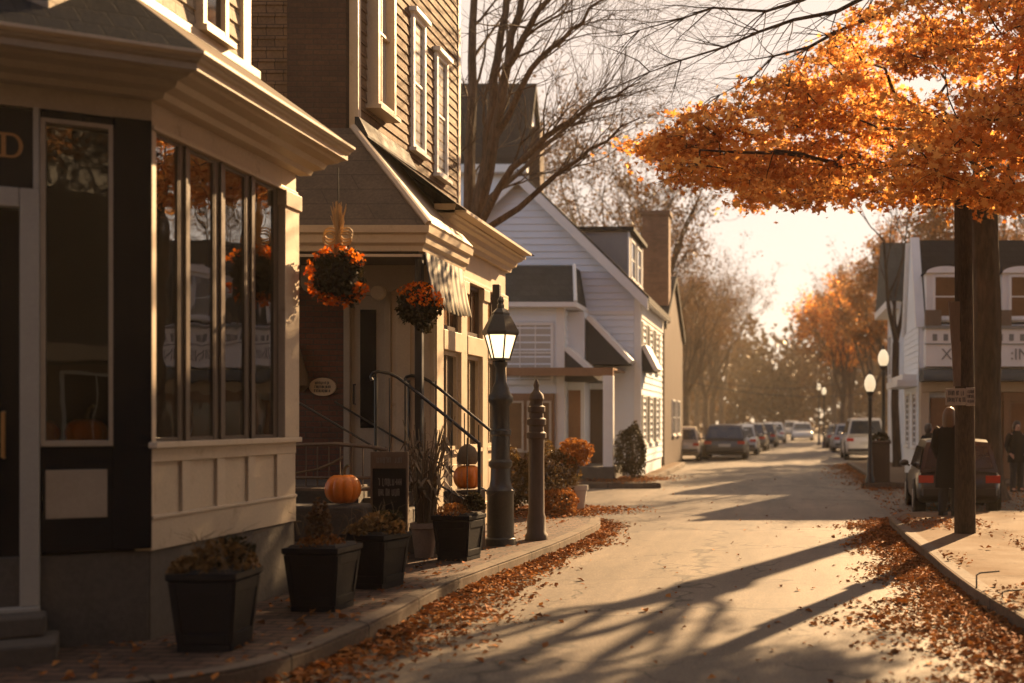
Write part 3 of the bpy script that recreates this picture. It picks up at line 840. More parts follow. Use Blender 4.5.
# ------------------------------------------------------------------ railings
def railing(y, label, hi=True):
    t = thing('stair_railing', (-4.2,y,.15), label, 'railing', 'iron railings of the porch stair')
    m = MB(); sc = []
    for i in range(10):
        a = PI*1.5*i/9
        sc.append((-4.62+.045*math.cos(PI/2+a*1.0)*(.5+.5*i/9)*1., y, 2.19-.05+.05*math.sin(PI/2+a)*(.6+.4*i/9)))
    top = [(-4.70,y,2.16),(-4.715,y,2.20),(-4.69,y,2.245),(-4.63,y,2.262),(-4.5,y,2.24),(-4.4,y,2.19),(-4.28,y,2.10),(-3.45,y,1.42)]
    m.tube(top, .02, 8); m.build('handrail', M['iron'], t, smooth=True)
    m = MB(); m.tube([(-5.6,y,1.93),(-4.9,y,1.52),(-3.5,y,.70)], .014, 6); m.build('lower_rail', M['iron'], t, smooth=True)
    m = MB()
    m.tube([(-3.46,y,.15),(-3.46,y,1.44)], .02, 6); m.build('rail_post', M['iron'], t)
    m = MB(); m.tube([(-4.66,y,.15),(-4.66,y,2.2)], .018, 6)
    m.build('rail_post', M['iron'], t)
    m = MB()
    for k in range(6):
        x = -4.5+k*.18; zt = 2.24-(x+4.5)*.82 if x > -4.3 else 2.2; m.tube([(x,y,.15+max(0,(-4.0-x))*.9),(x,y,zt-.01)], .008, 5)
    m.build('balusters', M['iron'], t)
    return t
railing(13.32, 'nearer curled black iron handrail of the porch stair')
railing(14.52, 'farther curled black iron handrail of the porch stair, against the shopfront')

# ------------------------------------------------------------------ street lantern
L = Vector((-3.45,14.3,.15))
t = thing('street_lantern', L, 'ornate dark lamp post with lit tapered lantern at the kerb in front of the porch', 'street lamp')
m = MB()
m.lathe(L, [(.19,0),(.19,.08),(.165,.1),(.165,.62),(.175,.64),(.175,.68),(.14,.72),(.125,.80),(.12,.95),(.145,.98),(.145,1.03),(.115,1.06),(.112,1.35),(.13,1.37),(.13,1.42),(.112,1.44),(.108,1.72),(.15,1.78),(.155,1.84),(.115,1.90),(.10,1.96),(.07,2.02),(.06,2.2),(.085,2.24),(.085,2.27),(.05,2.29)], 16)
m.build('post', M['lampmetal'], t, smooth=True)
m = MB(); b = .115; tp = .205; z0 = L.z+2.29; z1 = L.z+2.62; rot = PI/4+.25
m.lathe((L.x,L.y,z0), [(b*.5,0),(b*1.1,.0),(b*1.1,.025),(b,.03)], 6, rot)
for k in range(6):
    a = rot+2*PI*k/6
    m.tube([(L.x+b*math.cos(a),L.y+b*math.sin(a),z0+.02),(L.x+tp*math.cos(a),L.y+tp*math.sin(a),z1)], .011, 5)
m.lathe((L.x,L.y,z1), [(tp*.9,-.015),(tp*1.08,-.015),(tp*1.12,.01),(tp*1.12,.03),(tp*.62,.22),(tp*.55,.235),(tp*.55,.26),(tp*.3,.31),(tp*.22,.32),(tp*.22,.36),(.03,.38),(.045,.41),(.03,.44),(.004,.47)], 6, rot)
m.build('lantern_frame', M['lampmetal'], t)
m = MB(); m.lathe((L.x,L.y,z0), [(b*.93,.03),(tp*.92,.31)], 6, rot); m.build('lantern_glass', M['lampon'], t)

# turned wooden post beside it
N = Vector((-3.13,14.9,.15))
m = MB()
m.lathe(N, [(.15,0),(.15,.06),(.125,.09),(.12,.3),(.105,.34),(.10,1.1),(.105,1.3),(.13,1.32),(.13,1.38),(.10,1.40),(.095,1.47),(.125,1.49),(.125,1.56),(.095,1.58),(.09,1.64),(.115,1.66),(.115,1.72),(.085,1.74),(.08,1.79),(.1,1.82),(.09,1.88),(.05,1.92),(.03,1.96),(.04,2.0),(.012,2.08)], 14)
o = m.build('turned_post', M['darkwood'], smooth=True); tag(o, 'turned dark wooden post with stacked rings and pointed finial right of the lantern post', 'post')

# ------------------------------------------------------------------ planters
def leafclump(n, c, rx, rz, rng, lo=.0):
    p = rng.normal(size=(n,3)); p /= np.linalg.norm(p,axis=1)[:,None]
    p *= rng.uniform(.35,1.,size=(n,1))**.5
    p[:,2] = np.abs(p[:,2]) if lo >= 0 else p[:,2]
    return p*np.array([rx,rx,rz])+np.array(c)
def planter(loc, w, h, rot, label, seed, kind):
    t = thing('planter', loc, label, 'planter', 'square dark planters on the left pavement'); rg = np.random.default_rng(seed)
    c, s_ = math.cos(rot), math.sin(rot)
    def q(x,y,z): return (loc[0]+x*c-y*s_, loc[1]+x*s_+y*c, loc[2]+z)
    def sq(r,z): return [q(-r,-r,z),q(r,-r,z),q(r,r,z),q(-r,r,z)]
    b, tp = w*.36, w*.47
    m = MB(); m.hull8(sq(b,0.02), sq(tp,h-.06)); m.hull8(sq(b+.012,0), sq(b+.012,.05))
    # raised corner stiles and rails on every side
    for k in range(4):
        def qq(u,n_,z,k=k):
            r = b+(tp-b)*z/h
            x, y = u*r, -(r+n_)
            for _ in range(k): x, y = -y, x
            return q(x,y,z)
        for (u0,u1,za,zb) in ((-1,-.8,.05,h-.06),(.8,1,.05,h-.06),(-.8,.8,.05,.12),(-.8,.8,h-.14,h-.06)):
            m.hull8([qq(u0,-.01,za),qq(u1,-.01,za),qq(u1,.012,za),qq(u0,.012,za)],[qq(u0,-.01,zb),qq(u1,-.01,zb),qq(u1,.012,zb),qq(u0,.012,zb)])
    m.build('pot', M['pot'], t, bevel=.005)
    r = w*.5
    m = MB(); m.hull8(sq(r-.02,h-.06), sq(r,h-.045)); m.hull8(sq(r,h-.045), sq(r,h)); m.build('rim', M['pot'], t, bevel=.005)
    m = MB(); m.hull8(sq(r-.03,h+.001), sq(r-.05,h+.02)); m.build('soil', M['soil'], t)
    x,y,z = loc[0],loc[1],loc[2]+h
    if kind == 0:   # dark straggly plant
        ps = np.concatenate([leafclump(500,(x+.05,y,z),w*.5,.2,rg), leafclump(260,(x-.12,y-.1,z),w*.3,.10,rg)])
        leaves('foliage', ps, rg.uniform(.03,.07,len(ps)), M['dryleaf'], rg, t)
        ps = leafclump(220,(x+.1,y+.05,z+.03),w*.36,.2,rg); leaves('dark_foliage', ps, rg.uniform(.03,.06,len(ps)), M['darkleaf'], rg, t)
    elif kind == 1:
        ps = leafclump(420,(x,y-.03,z),w*.42,.1,rg); leaves('flowers', ps, rg.uniform(.02,.04,len(ps)), M['mum'], rg, t)
        ps = leafclump(450,(x-.03,y,z+.02),w*.22,.38,rg); leaves('foliage', ps, rg.uniform(.025,.06,len(ps)), M['brownl'], rg, t)
    elif kind == 2:
        ps = leafclump(700,(x-.05,y-.05,z),w*.45,.13,rg); leaves('flowers', ps, rg.uniform(.018,.035,len(ps)), M['mum'], rg, t)
        ps = leafclump(700,(x+.15,y+.05,z+.05),w*.3,.2,rg); leaves('foliage', ps, rg.uniform(.025,.05,len(ps)), M['darkleaf'], rg, t)
    # stray grass stalks
    m = MB()
    for i in range(26):
        a = rg.uniform(0,2*PI); l = rg.uniform(.12,.32); x0,y0 = x+rg.normal()*.1, y+rg.normal()*.1
        m.tube([(x0,y0,z),(x0+math.cos(a)*l*.3,y0+math.sin(a)*l*.3,z+l*.8),(x0+math.cos(a)*l*.7,y0+math.sin(a)*l*.7,z+l*.95)],[.003,.0025,.001],3,cap=False)
    m.build('stalks', M['stalk'], t)
    return t
planter((-3.84,7.85,.15), .46, .53, R(3), 'nearest dark planter with dry grass, below the shop display windows', 1, 0)
pc_ = P(321,607,9.3); planter((-3.74,9.45,.15), .47, .52, R(-4), 'dark planter with a brown upright plant at the end of the corner shop', 2, 1)
planter((-3.74,10.7,.15), .46, .50, R(-14), 'dark planter with straggly dry plant turned askew behind the second planter', 3, 0)
planter((-3.55,12.8,.15), .45, .50, R(-10), 'dark planter with orange mums and round bush nearest the lamp post', 4, 2)

# ------------------------------------------------------------------ goods on the stoop
# ledge, bench, crate, chalkboard, pumpkins, clay pot, corn stalks
m = MB(); m.box(-5.9,-4.28,12.0,12.55,.13,.42); m.box(-5.85,-4.35,12.08,12.5,.42,.80)
tag(m.build('stone_ledge', M['stone'], bevel=.03), 'low rough stone ledge beside the porch carrying the bigger pumpkin', 'wall')
pumpkin((-4.63,12.25,.80), .185, .165, 'bigger orange pumpkin on the stone ledge left of the porch post', None, 3)
m = MB(); cx,cy = -4.14,12.2
for k in range(3):
    z = .15+k*.115; m.box(cx-.17,cx+.17,cy-.13,cy-.112,z,z+.1); m.box(cx-.17,cx+.17,cy+.112,cy+.13,z,z+.1); m.box(cx-.17,cx-.152,cy-.111,cy+.111,z,z+.1); m.box(cx+.152,cx+.17,cy-.111,cy+.111,z,z+.1)
m.box(cx-.15,cx+.15,cy-.11,cy+.11,.15,.17)
for sx in (-1,1):
    for sy in (-1,1): m.box(cx+sx*.14-.012,cx+sx*.14+.012,cy+sy*.1-.012,cy+sy*.1+.012,.17,.49)
tag(m.build('wooden_crate', M['oldwood'], bevel=.003), 'pale slatted wooden crate below the chalkboard beside the stone ledge', 'crate')
cb = thing('chalkboard', (-4.14,12.2,.5), 'black chalkboard with a carved wooden top standing on the crate behind the bigger pumpkin', 'chalkboard')
Fc = Fr((-4.35,12.34),(1,0),(0,-1))
m = MB(); m.fbox(Fc, 0,.36,.49,1.18,-.03,0); m.build('board', M['black'], cb)
m = MB(); m.fbox(Fc,-.02,.38,1.18,1.36,-.035,.012); m.fbox(Fc,-.02,0,.49,1.18,-.035,.012); m.fbox(Fc,.36,.38,.49,1.18,-.035,.012); m.build('frame', M['oldwood'], cb, bevel=.004)
scribble(Vector((-4.17,12.34-.001,.98)), Vector((1,0,0)), .28, .22, 2, M['chalk'], 'lettering', cb, 5, Vector((0,-.003,0)))
scribble(Vector((-4.17,12.34-.0125,1.27)), Vector((1,0,0)), .34, .09, 1, M['chalk'], 'carving', cb, 8, Vector((0,-.006,0)))
# garden bench behind the ledge
bt = thing('garden_bench', (-5.2,12.8,.15), 'dark garden bench with a curved top rail behind the stone ledge', 'bench')
m = MB()
m.tube([(-5.75,12.95,1.36),(-5.4,12.95,1.42),(-5.0,12.95,1.43),(-4.6,12.95,1.40),(-4.4,12.95,1.36)], .025, 6)
m.tube([(-5.75,12.95,1.05),(-4.4,12.95,1.05)], .02, 6)
for i in range(11): m.tube([(-5.7+i*.128,12.95,.95),(-5.7+i*.128,12.95,1.40)], .009, 5)
m.build('backrest', M['oldwood'], bt)
m = MB()
for i in range(4): m.box(-5.76,-4.39,12.62+i*.085,12.69+i*.085,.92,.95)
m.build('seat', M['oldwood'], bt)
for (x,y) in ((-5.7,12.65),(-4.45,12.65),(-5.7,12.93),(-4.45,12.93)):
    m = MB(); m.box(x-.025,x+.025,y-.025,y+.025,.15,.92); m.build('leg', M['oldwood'], bt)
# rake or easel at the left, by the end of the corner shop
m = MB(); 
for (a,b_) in (((-5.3,11.7,.15),(-5.12,11.9,1.75)),((-4.95,11.75,.15),(-5.1,11.92,1.78)),((-5.0,12.0,.5),(-5.2,11.8,1.3)),((-5.35,11.8,.62),(-4.9,11.8,.66)),((-5.25,11.75,1.1),(-4.72,11.85,1.2)),((-4.72,11.85,1.2),(-4.5,11.9,1.32))):
    m.tube([a,((a[0]+b_[0])/2+.02,(a[1]+b_[1])/2,(a[2]+b_[2])/2),b_],[.018,.015,.01],6)
tag(m.build('branch_easel', M['stalk']), 'rough easel of dark branches leaning beside the bigger pumpkin', 'easel')
# second pumpkin on a box in front of the shop steps
m = MB(); m.box(-3.95,-3.55,13.62,13.95,.15,.86)
for k in range(5): m.box(-3.96,-3.54,13.60,13.619,.17+k*.14,.29+k*.14)
tag(m.build('wooden_box', M['darkwood'], bevel=.006), 'dark wooden box under the smaller pumpkin beside the porch stair', 'box')
pumpkin((-3.72,13.78,.862), .165, .155, 'smaller orange pumpkin on the dark wooden box left of the lamp post', None, 5)
m = MB(); rg = np.random.default_rng(12)
m.lathe((-3.72,13.78,1.17), [(.1,0),(.13,.05),(.12,.13),(.09,.2),(.03,.24)], 12)
tag(m.build('dried_bouquet', M['stalk'], smooth=True), 'dark dried bouquet standing on top of the smaller pumpkin', 'bouquet')
m = MB(); m.lathe((-4.0,13.0,.15), [(.10,0),(.14,.32),(.155,.33),(.155,.39),(.14,.39),(.13,.36)], 18)
m.v = [(x,y,z) for x,y,z in m.v]
cp_ = m.build('clay_pot', M['terracotta'], smooth=True); tag(cp_, 'pale ribbed clay pot holding the corn stalks at the porch post', 'pot')
m = MB(); rr = random.Random(4)
for i in range(46):
    a = rr.uniform(0,2*PI); s1 = rr.uniform(.02,.10); h = rr.uniform(.5,1.25); sp_ = rr.uniform(.05,.26)
    x0,y0 = -4.0+s1*math.cos(a), 13.0+s1*math.sin(a)
    m.tube([(x0,y0,.5),(x0+sp_*.4*math.cos(a),y0+sp_*.4*math.sin(a),.5+h*.6),(x0+sp_*math.cos(a),y0+sp_*math.sin(a),.5+h)],[.012,.010,.004],5)
    for k in range(2):
        zz = rr.uniform(.3,.9)*h+.5; b_ = rr.uniform(0,2*PI); l = rr.uniform(.12,.28); f = (zz-.5)/h
        bx,by = x0+sp_*f*math.cos(a), y0+sp_*f*math.sin(a)
        d = Vector((math.cos(b_),math.sin(b_),0)); w_ = d.cross(Vector((0,0,1)))*.018
        p0,p1,p2 = Vector((bx,by,zz)), Vector((bx,by,zz+l*.4))+d*l*.5, Vector((bx,by,zz-l*.2))+d*l
        m.add([p0-w_*.4,p0+w_*.4,p1+w_,p1-w_,p2],[(0,1,2,3),(3,2,4)])
tag(m.build('corn_stalks', M['stalk'], fix=False), 'sheaf of dry corn stalks standing in the clay pot by the porch post', 'corn stalks')

# ------------------------------------------------------------------ hanging wreaths
def wreath(c, r, label, hook, seed, bow=True):
    rg = np.random.default_rng(seed)
    t = thing('hanging_flower_ball', c, label, 'flower ball', 'flower balls hung along the shopfronts')
    m = MB(); m.tube([(c[0],c[1],c[2]+r*.9),(c[0]-.002,c[1],hook)], .006, 5); m.build('hook_wire', M['iron'], t)
    m = MB(); m.sphere(c, r*.72, 16, 10); m.build('core', M['soil'], t, smooth=True)
    p = rg.normal(size=(1500,3)); p /= np.linalg.norm(p,axis=1)[:,None]; lp_ = 1+.24*np.sin(p[:,0]*4+seed)*np.cos(p[:,2]*3)+.08*np.sin(p[:,1]*7); p = p*rg.uniform(.65,1.02,(1500,1))*lp_[:,None]*r*np.array([.96,.96,1.04])+np.array(c)
    leaves('foliage', p, rg.uniform(.025,.08,1500), M['darkleaf'], rg, t)
    p = rg.normal(size=(1600,3)); p /= np.linalg.norm(p,axis=1)[:,None]
    keep = (np.abs(p[:,1]) < .5) & ((p[:,0] < .2) | (p[:,2] < -.3) | (p[:,2]>.45)) if bow else ((p[:,2] > .0) & (p[:,0] > -.2)) | (p[:,2] > .55)
    keep &= rg.random(len(p)) < .7
    p = p[keep]*rg.uniform(.8,1.24,(keep.sum(),1))*r+np.array(c)
    leaves('flowers', p, rg.uniform(.03,.07,len(p)), M['orangef'], rg, t)
    if bow:
        m = MB(); rr = random.Random(seed)
        for i in range(70):
            a = rr.uniform(0,2*PI); q = rr.uniform(0,.05); l = rr.uniform(.3,.5); s1 = rr.uniform(.0,.07)
            m.tube([(c[0]+q*1.6*math.cos(a),c[1]+q*math.sin(a),c[2]+r*.8),(c[0]+q*.5*math.cos(a),c[1]+q*.5*math.sin(a),c[2]+r*.8+.17),(c[0]+s1*math.cos(a),c[1]+s1*math.sin(a),c[2]+r*.8+l)],[.007,.007,.003],4)
        for sgn in (-1,1):
            for k in range(3):
                pts = []
                for i in range(12):
                    a = 2*PI*i/11; pts.append((c[0]+sgn*(.02+.07*(1-math.cos(a))*.8), c[1]-.03+.015*k, c[2]+r*.8+.15+.05*math.sin(a)+.03*k-.02*i/11))
                m.tube(pts, .008, 5)
        m.build('straw_bow', M['straw'], t)
    return t
wreath((-4.06,10.62,3.03), .24, 'nearer round flower ball with orange rim and straw bow hung from the corner shop cornice', 4.03, 21)
wreath((-4.15,13.25,3.0), .24, 'farther round dark flower ball with few orange flowers hung on the porch post', 3.64, 22, False)
# ------------------------------------------------------------------ white gabled house, left
wh = thing('white_house', (-7,33,.13), 'white clapboard house with steep gable, grey hipped bay and dark awnings beyond the side street', 'house')
FW = Fr((-3.84,32.),(-1,0),(0,-1)); FW2 = Fr((-3.84,32.),(0,1),(1,0)); SL = .973
def glim(z):
    k = max(0,(z-5.18)/SL); return (k, 6.68-k)
m = MB(); m.prism([(-3.86,32.02,.1),(-10.5,32.02,.1),(-10.5,32.02,5.18),(-7.18,32.02,8.4),(-3.86,32.02,5.18)], (0,6,0))
siding(m, FW, 0, 6.68, .5, 8.42, .19, .04, glim); siding(m, FW2, 0, 6, .5, 4.55, .19, .03)
m.build('wall', M['whiteside'], wh)
m = MB(); m.fbox(FW,-.03,.16,.3,5.1,-.03,.045); m.fbox(FW2,.0,.14,.3,4.6,-.03,.04); m.fbox(FW2,0,6.05,4.55,5.0,-.03,.05); m.fbox(FW2,-.25,6.1,5.0,5.17,-.03,.22); m.fbox(FW,.165,6.6,4.62,4.74,-.02,.05); m.build('corner_trim', M['white'], wh, bevel=.01)
m = MB()
for sg_ in (1,-1):
    e = Vector((-7.18+sg_*3.62, 31.72, 5.18-.28*SL)); tp = Vector((-7.18,31.72,8.43)); up = Vector((0,0,.2))
    m.prism([e+Vector((0,0,.03)),tp+Vector((0,0,.03)),tp+up,e+up], (0,6.5,0))
m.build('roof', M['roof'], wh)
for sg_ in (1,-1):
    m = MB()
    e = Vector((-7.18+sg_*3.60, 31.64, 5.18-.27*SL)); tp = Vector((-7.18,31.64,8.43)); up = Vector((0,0,.22))
    m.prism([e-up*.9,tp-up*.9,tp+up*.6,e+up*.6], (0,.075,0))
    m.build('rake_board', M['white'], wh)
# dormer towards the street
m = MB(); m.box(-7.1,-4.37,33.6,36.9,5.4,7.22); d_ = m.build('dormer', M['greyside'], wh)
FD = Fr((-4.37,33.6),(0,1),(1,0))
m = MB(); m.box(-7.2,-4.2,33.5,37.0,7.22,7.34); m.build('dormer_roof', M['roof'], d_)
m = MB(); m.fbox(FD,-.02,.14,5.5,7.2,-.02,.03); m.fbox(FD,3.16,3.32,5.5,7.2,-.02,.03); m.build('dormer_trim', M['white'], d_)
for k in range(2): win(FD,.4+1.5*k,1.25+1.5*k,5.95,7.0,d_,M['white'],M['darkglass'],0,.05,.08)
# street side windows with shutters
for k in range(3):
    u = .45+k*1.75
    w = win(FW2,u,u+.75,3.25,4.4,wh,M['white'],M['darkglass'],0,.05,.07,2,2)
    for q_ in (u-.42,u+.83):
        m = MB(); m.fbox(FW2,q_,q_+.34,3.2,4.45,.0,.045); m.build('shutter', M['shutter'], w)
    w = win(FW2,u,u+.75,1.1,2.35,wh,M['white'],M['darkglass'],0,.05,.07,2,2)
    for q_ in (u-.42,u+.83):
        m = MB(); m.fbox(FW2,q_,q_+.34,1.05,2.4,.0,.045); m.build('shutter', M['shutter'], w)
# hipped bay
m = MB(); m.box(-7.5,-5.69,30.4,32.0,.1,4.7); siding(m, Fr((-5.69,30.4),(-1,0),(0,-1)),0,1.81,.5,4.7,.19,.035); siding(m, Fr((-5.69,30.4),(0,1),(1,0)),0,1.6,.5,4.7,.19,.035)
m.box(-5.72,-5.22,31.0,32.0,.1,4.62)
bay = m.build('bay', M['whiteside'], wh)
m = MB(); b4 = [(-7.9,30.08,4.78),(-5.32,30.08,4.78),(-5.32,32.0,4.78),(-7.9,32.0,4.78)]; t4 = [(-7.6,30.9,5.85),(-5.5,30.9,5.85),(-5.5,32.0,5.85),(-7.6,32.0,5.85)]
m.hull8([Vector(p) for p in b4],[Vector(p) for p in t4]); m.build('bay_roof', M['roofgrey'], bay)
m = MB(); m.box(-7.95,-5.27,30.03,32,4.66,4.785); m.box(-5.85,-5.64,30.34,30.5,.3,4.66); m.tube([(-5.3,30.07,4.8),(-5.48,30.9,5.87)],.05,5); m.build('bay_trim', M['white'], bay)
win(Fr((-7.3,30.39),(1,0),(0,-1)),.08,1.3,2.75,4.2,bay,M['white'],M['curtain'],0,.06,.07,3,2,name='bay_window')
m = MB(); m.box(-7.4,-5.9,30.2,30.39,.3,2.4); m.build('timber_front', M['timber'], bay)
for k in range(2): win(Fr((-7.4,30.2),(1,0),(0,-1)),.15+.72*k,.68+.72*k,.95,2.15,bay,M['cream'],M['warmglass'],0,.06,.05,1,1,name='shop_window')
# porch beam, column and door
m = MB(); m.box(-7.2,-4.25,29.62,29.76,2.84,3.0); m.box(-7.2,-4.25,29.62,32,3.0,3.05); m.build('porch_beam', M['timber'], wh)
m = MB(); m.box(-4.5,-4.24,29.55,29.8,.13,2.84); m.build('porch_column', M['white'], wh, bevel=.01)
m = MB(); m.fbox(FW,.9,1.5,.5,2.55,.0,.06); dd = m.build('door', M['darkwood'], wh)
m = MB(); m.fbox(FW,.8,.899,.5,2.65,.0,.08); m.fbox(FW,1.501,1.6,.5,2.65,.0,.08); m.build('door_frame', M['white'], dd)
m = MB(); m.fbox(Fr((-5.22,31.0),(-1,0),(0,-1)),.1,.42,.5,2.5,.0,.04); m.build('side_door', M['timber'], wh)
m = MB(); m.box(-7.2,-4.2,29.5,31.98,.1,.5); m.build('porch_floor', M['stone'], wh)
def awning(X0,X1,z0,z1,y0,y1):
    m = MB(); m.prism([(X0,y0,z1),(X1,y0,z1-.0),(X1,y0,z1+.06),(X0,y0,z0)],(0,y1-y0,0)); a_ = m.build('awning', M['awn'], wh)
    m = MB(); d = Vector((X1-X0,0,z1+.06-z0)); n_ = Vector((-d.z,0,d.x)).normalized()*.13
    m.prism([Vector((X0,y0-.03,z0)),Vector((X1+.03,y0-.03,z1+.03)),Vector((X1+.03,y0-.03,z1+.03))+n_,Vector((X0,y0-.03,z0))+n_],(0,y1-y0+.06,0)); m.build('awning_cover', M['white'], a_)
awning(-5.66,-4.78,3.55,2.72,30.4,31.8)
awning(-5.2,-4.05,4.45,3.2,31.1,31.9)
awning(-3.82,-3.5,3.75,3.05,32.15,33.4)
# tall side-gabled house behind
th = thing('tall_white_house', (-11,40,.13), 'taller white house with steep dark roof and thin brick chimney rising behind the white gable', 'house')
m = MB(); m.box(-16,-8.25,37.6,39.6,.1,10.2); m.prism([(-8.24,37.6,10.2),(-8.24,39.6,10.2),(-8.24,38.6,12.7)],(-7.7,0,0)); m.build('wall', M['whiteside'], th)
m = MB(); m.prism([(-16.2,37.2,9.98),(-16.2,38.6,12.78),(-16.2,38.6,13.0),(-16.2,37.2,10.2)],(8.1,0,0)); m.prism([(-16.2,40.0,9.98),(-16.2,38.6,12.78),(-16.2,38.6,13.0),(-16.2,40.0,10.2)],(8.1,0,0)); m.build('roof', M['roof'], th)
m = MB(); m.box(-16.1,-8.12,37.15,37.5,9.72,9.97); m.build('eave', M['white'], th)
m = MB(); m.box(-8.22,-7.86,38.0,38.6,5,11.4); m.build('chimney', M['chimbrick'], th)
# house with the big brick chimney
bh = thing('far_house', (-6.5,44,.13), 'low far house with a big brick chimney beyond the white gabled house', 'house')
m = MB(); m.box(-10,-3.9,39.5,47,.1,4.9); m.prism([(-3.91,39.5,4.9),(-3.91,47,4.9),(-3.91,43.2,6.9)],(-6,0,0)); m.build('wall', M['darkwood'], bh)
m = MB(); m.prism([(-10.1,39.2,4.8),(-10.1,43.2,6.92),(-10.1,43.2,7.1),(-10.1,39.2,5.0)],(6.3,0,0)); m.prism([(-10.1,47.3,4.8),(-10.1,43.2,6.92),(-10.1,43.2,7.1),(-10.1,47.3,5.0)],(6.3,0,0)); m.build('roof', M['roof'], bh)
m = MB(); m.box(-4.80,-3.86,40.6,41.4,5.2,8.95); m.box(-4.86,-3.80,40.54,41.46,8.95,9.1); m.build('chimney', M['orangebrick'], bh)
for k in range(2): win(Fr((-3.9,42),(0,1),(1,0)),.3+2*k,1.3+2*k,1.2,2.4,bh,M['white'],M['darkglass'])

# ------------------------------------------------------------------ white mansard house, right
rh = thing('mansard_house', (8,34,.13), 'white house with dark mansard roof, arched dormers and lettered balcony front behind the big maple', 'house')
RF = Fr((3.8,31.),(1,0),(0,-1)); RS = Fr((3.8,31.),(0,1),(-1,0))
m = MB(); m.box(3.82,13,31.02,34.6,.1,4.28); siding(m, RS,0,3.6,.4,4.25,.16,.02); siding(m, RF,0,9.2,3.1,4.25,.16,.018)
m.prism([(3.83,31.25,4.25),(3.83,34.4,4.25),(3.83,33.4,6.7),(3.83,32.3,6.7)],(.25,0,0))
m.build('wall', M['whiteside'], rh)
m = MB(); m.hull8([Vector(p) for p in ((3.95,31.0,4.3),(13,31.0,4.3),(13,34.7,4.3),(3.95,34.7,4.3))],[Vector(p) for p in ((3.95,32.3,6.75),(13,32.3,6.75),(13,33.4,6.75),(3.95,33.4,6.75))]); m.build('roof', M['roof'], rh)
m = MB(); m.prism([(3.72,30.94,4.2),(3.72,31.12,4.2),(3.72,32.42,6.82),(3.72,32.24,6.82)],(.24,0,0)); m.build('rake_board', M['white'], rh)
m = MB(); m.prism([(3.72,34.5,4.2),(3.72,34.7,4.2),(3.72,33.5,6.82),(3.72,33.3,6.82)],(.24,0,0)); m.build('rake_board', M['white'], rh)
for u in (.2,2.25,4.6):
    m = MB(); m.fbox(RF,u,u+1.05,4.32,5.7,-1.2,-.02)
    dm = m.build('dormer', M['white'], rh)
    m = MB(); n = 12; arc = [RF.pt(u+.525-.60*math.cos(PI*i/n), .08, 5.66+.24*math.sin(PI*i/n)) for i in range(n+1)]; arc2 = [RF.pt(u+.525-.54*math.cos(PI*i/n), .08, 5.66+.18*math.sin(PI*i/n)) for i in range(n+1)]
    for i in range(n): m.prism([arc[i],arc[i+1],arc2[i+1],arc2[i]],(0,1.4,0))
    m.build('dormer_roof', M['roof'], dm)
    m = MB(); m.prism(arc2,(0,1.2,0)); m.build('dormer_gable', M['white'], dm)
    win(RF,u+.24,u+.81,4.5,5.55,dm,M['white'],M['warmglass'],-.01,.05,.07,1,2)
# balcony front with lettering, ledge boxes
m = MB(); m.fbox(RF,.12,9.2,3.12,4.12,.0,.5); bf = m.build('balcony_front', M['white'], rh)
m = MB()
m.fbox(RF,.1,9.2,4.12,4.2,.0,.56); m.fbox(RF,.1,9.2,3.70,3.73,.5,.53)
for k in range(30): m.fbox(RF,.3+k*.29,.42+k*.29,3.80,3.98,.5,.515)
m.build('balcony_mouldings', M['greyink'], bf)
text3d('XIII', RF.pt(.83,.505,3.43), .42, frot(RF), M['greyink'], 'lettering', bf, .012)
text3d(':INLINE', RF.pt(3.05,.505,3.43), .42, frot(RF), M['greyink'], 'lettering', bf, .012)
for u,w_ in ((.12,.42),(2.0,.4),(3.9,.4)):
    m = MB(); m.fbox(RF,u,u+w_,4.202,4.62,.2,.48); m.build('flower_box', M['oldwood'], bf)
m = MB(); n = 10
for i in range(n):
    a0, a1 = PI/2*i/n, PI/2*(i+1)/n
    m.prism([RF.pt(0,.2+.9*math.sin(a0),2.72+.34*math.cos(a0)),RF.pt(0,.2+.9*math.sin(a1),2.72+.34*math.cos(a1)),RF.pt(0,.1,2.72)],(9.2,0,0))
m.build('canopy', M['awn'], rh)
m = MB(); m.fbox(RF,.0,9.2,2.45,2.72,.0,.35); m.fbox(RF,.0,.24,.1,2.45,.0,.3); m.fbox(RF,1.1,1.3,.1,2.45,.0,.3); m.build('shopfront_trim', M['cream'], rh, bevel=.01)
m = MB()
for u in (1.35,2.25,3.3,4.3): m.fbox(RF,u,u+.16,.1,2.44,.0,.2)
m.fbox(RF,1.301,5,.1,.75,.0,.16); m.fbox(RF,1.301,5,2.2,2.449,.0,.16); m.build('timber_shopfront', M['timber'], rh, bevel=.01)
for u in (1.52,2.42,3.47): win(RF,u+.05,u+.66,.82,2.15,rh,M['timber'],M['warmglass'],.0,.1,.05,1,1,name='shop_window')
m = MB(); m.fbox(RF,.3,1.05,.1,2.3,.0,.1); m.build('door', M['timber'], rh)
for k in range(2): win(RS,.5+1.7*k,1.15+1.7*k,1.0,2.4,rh,M['white'],M['darkglass']); 
# porch roof seen at the street side
m = MB(); m.fbox(RS,.3,3.5,2.62,2.8,.0,.55); m.fbox(RS,.4,3.4,2.8,2.95,.0,.4); m.build('side_canopy', M['white'], rh)
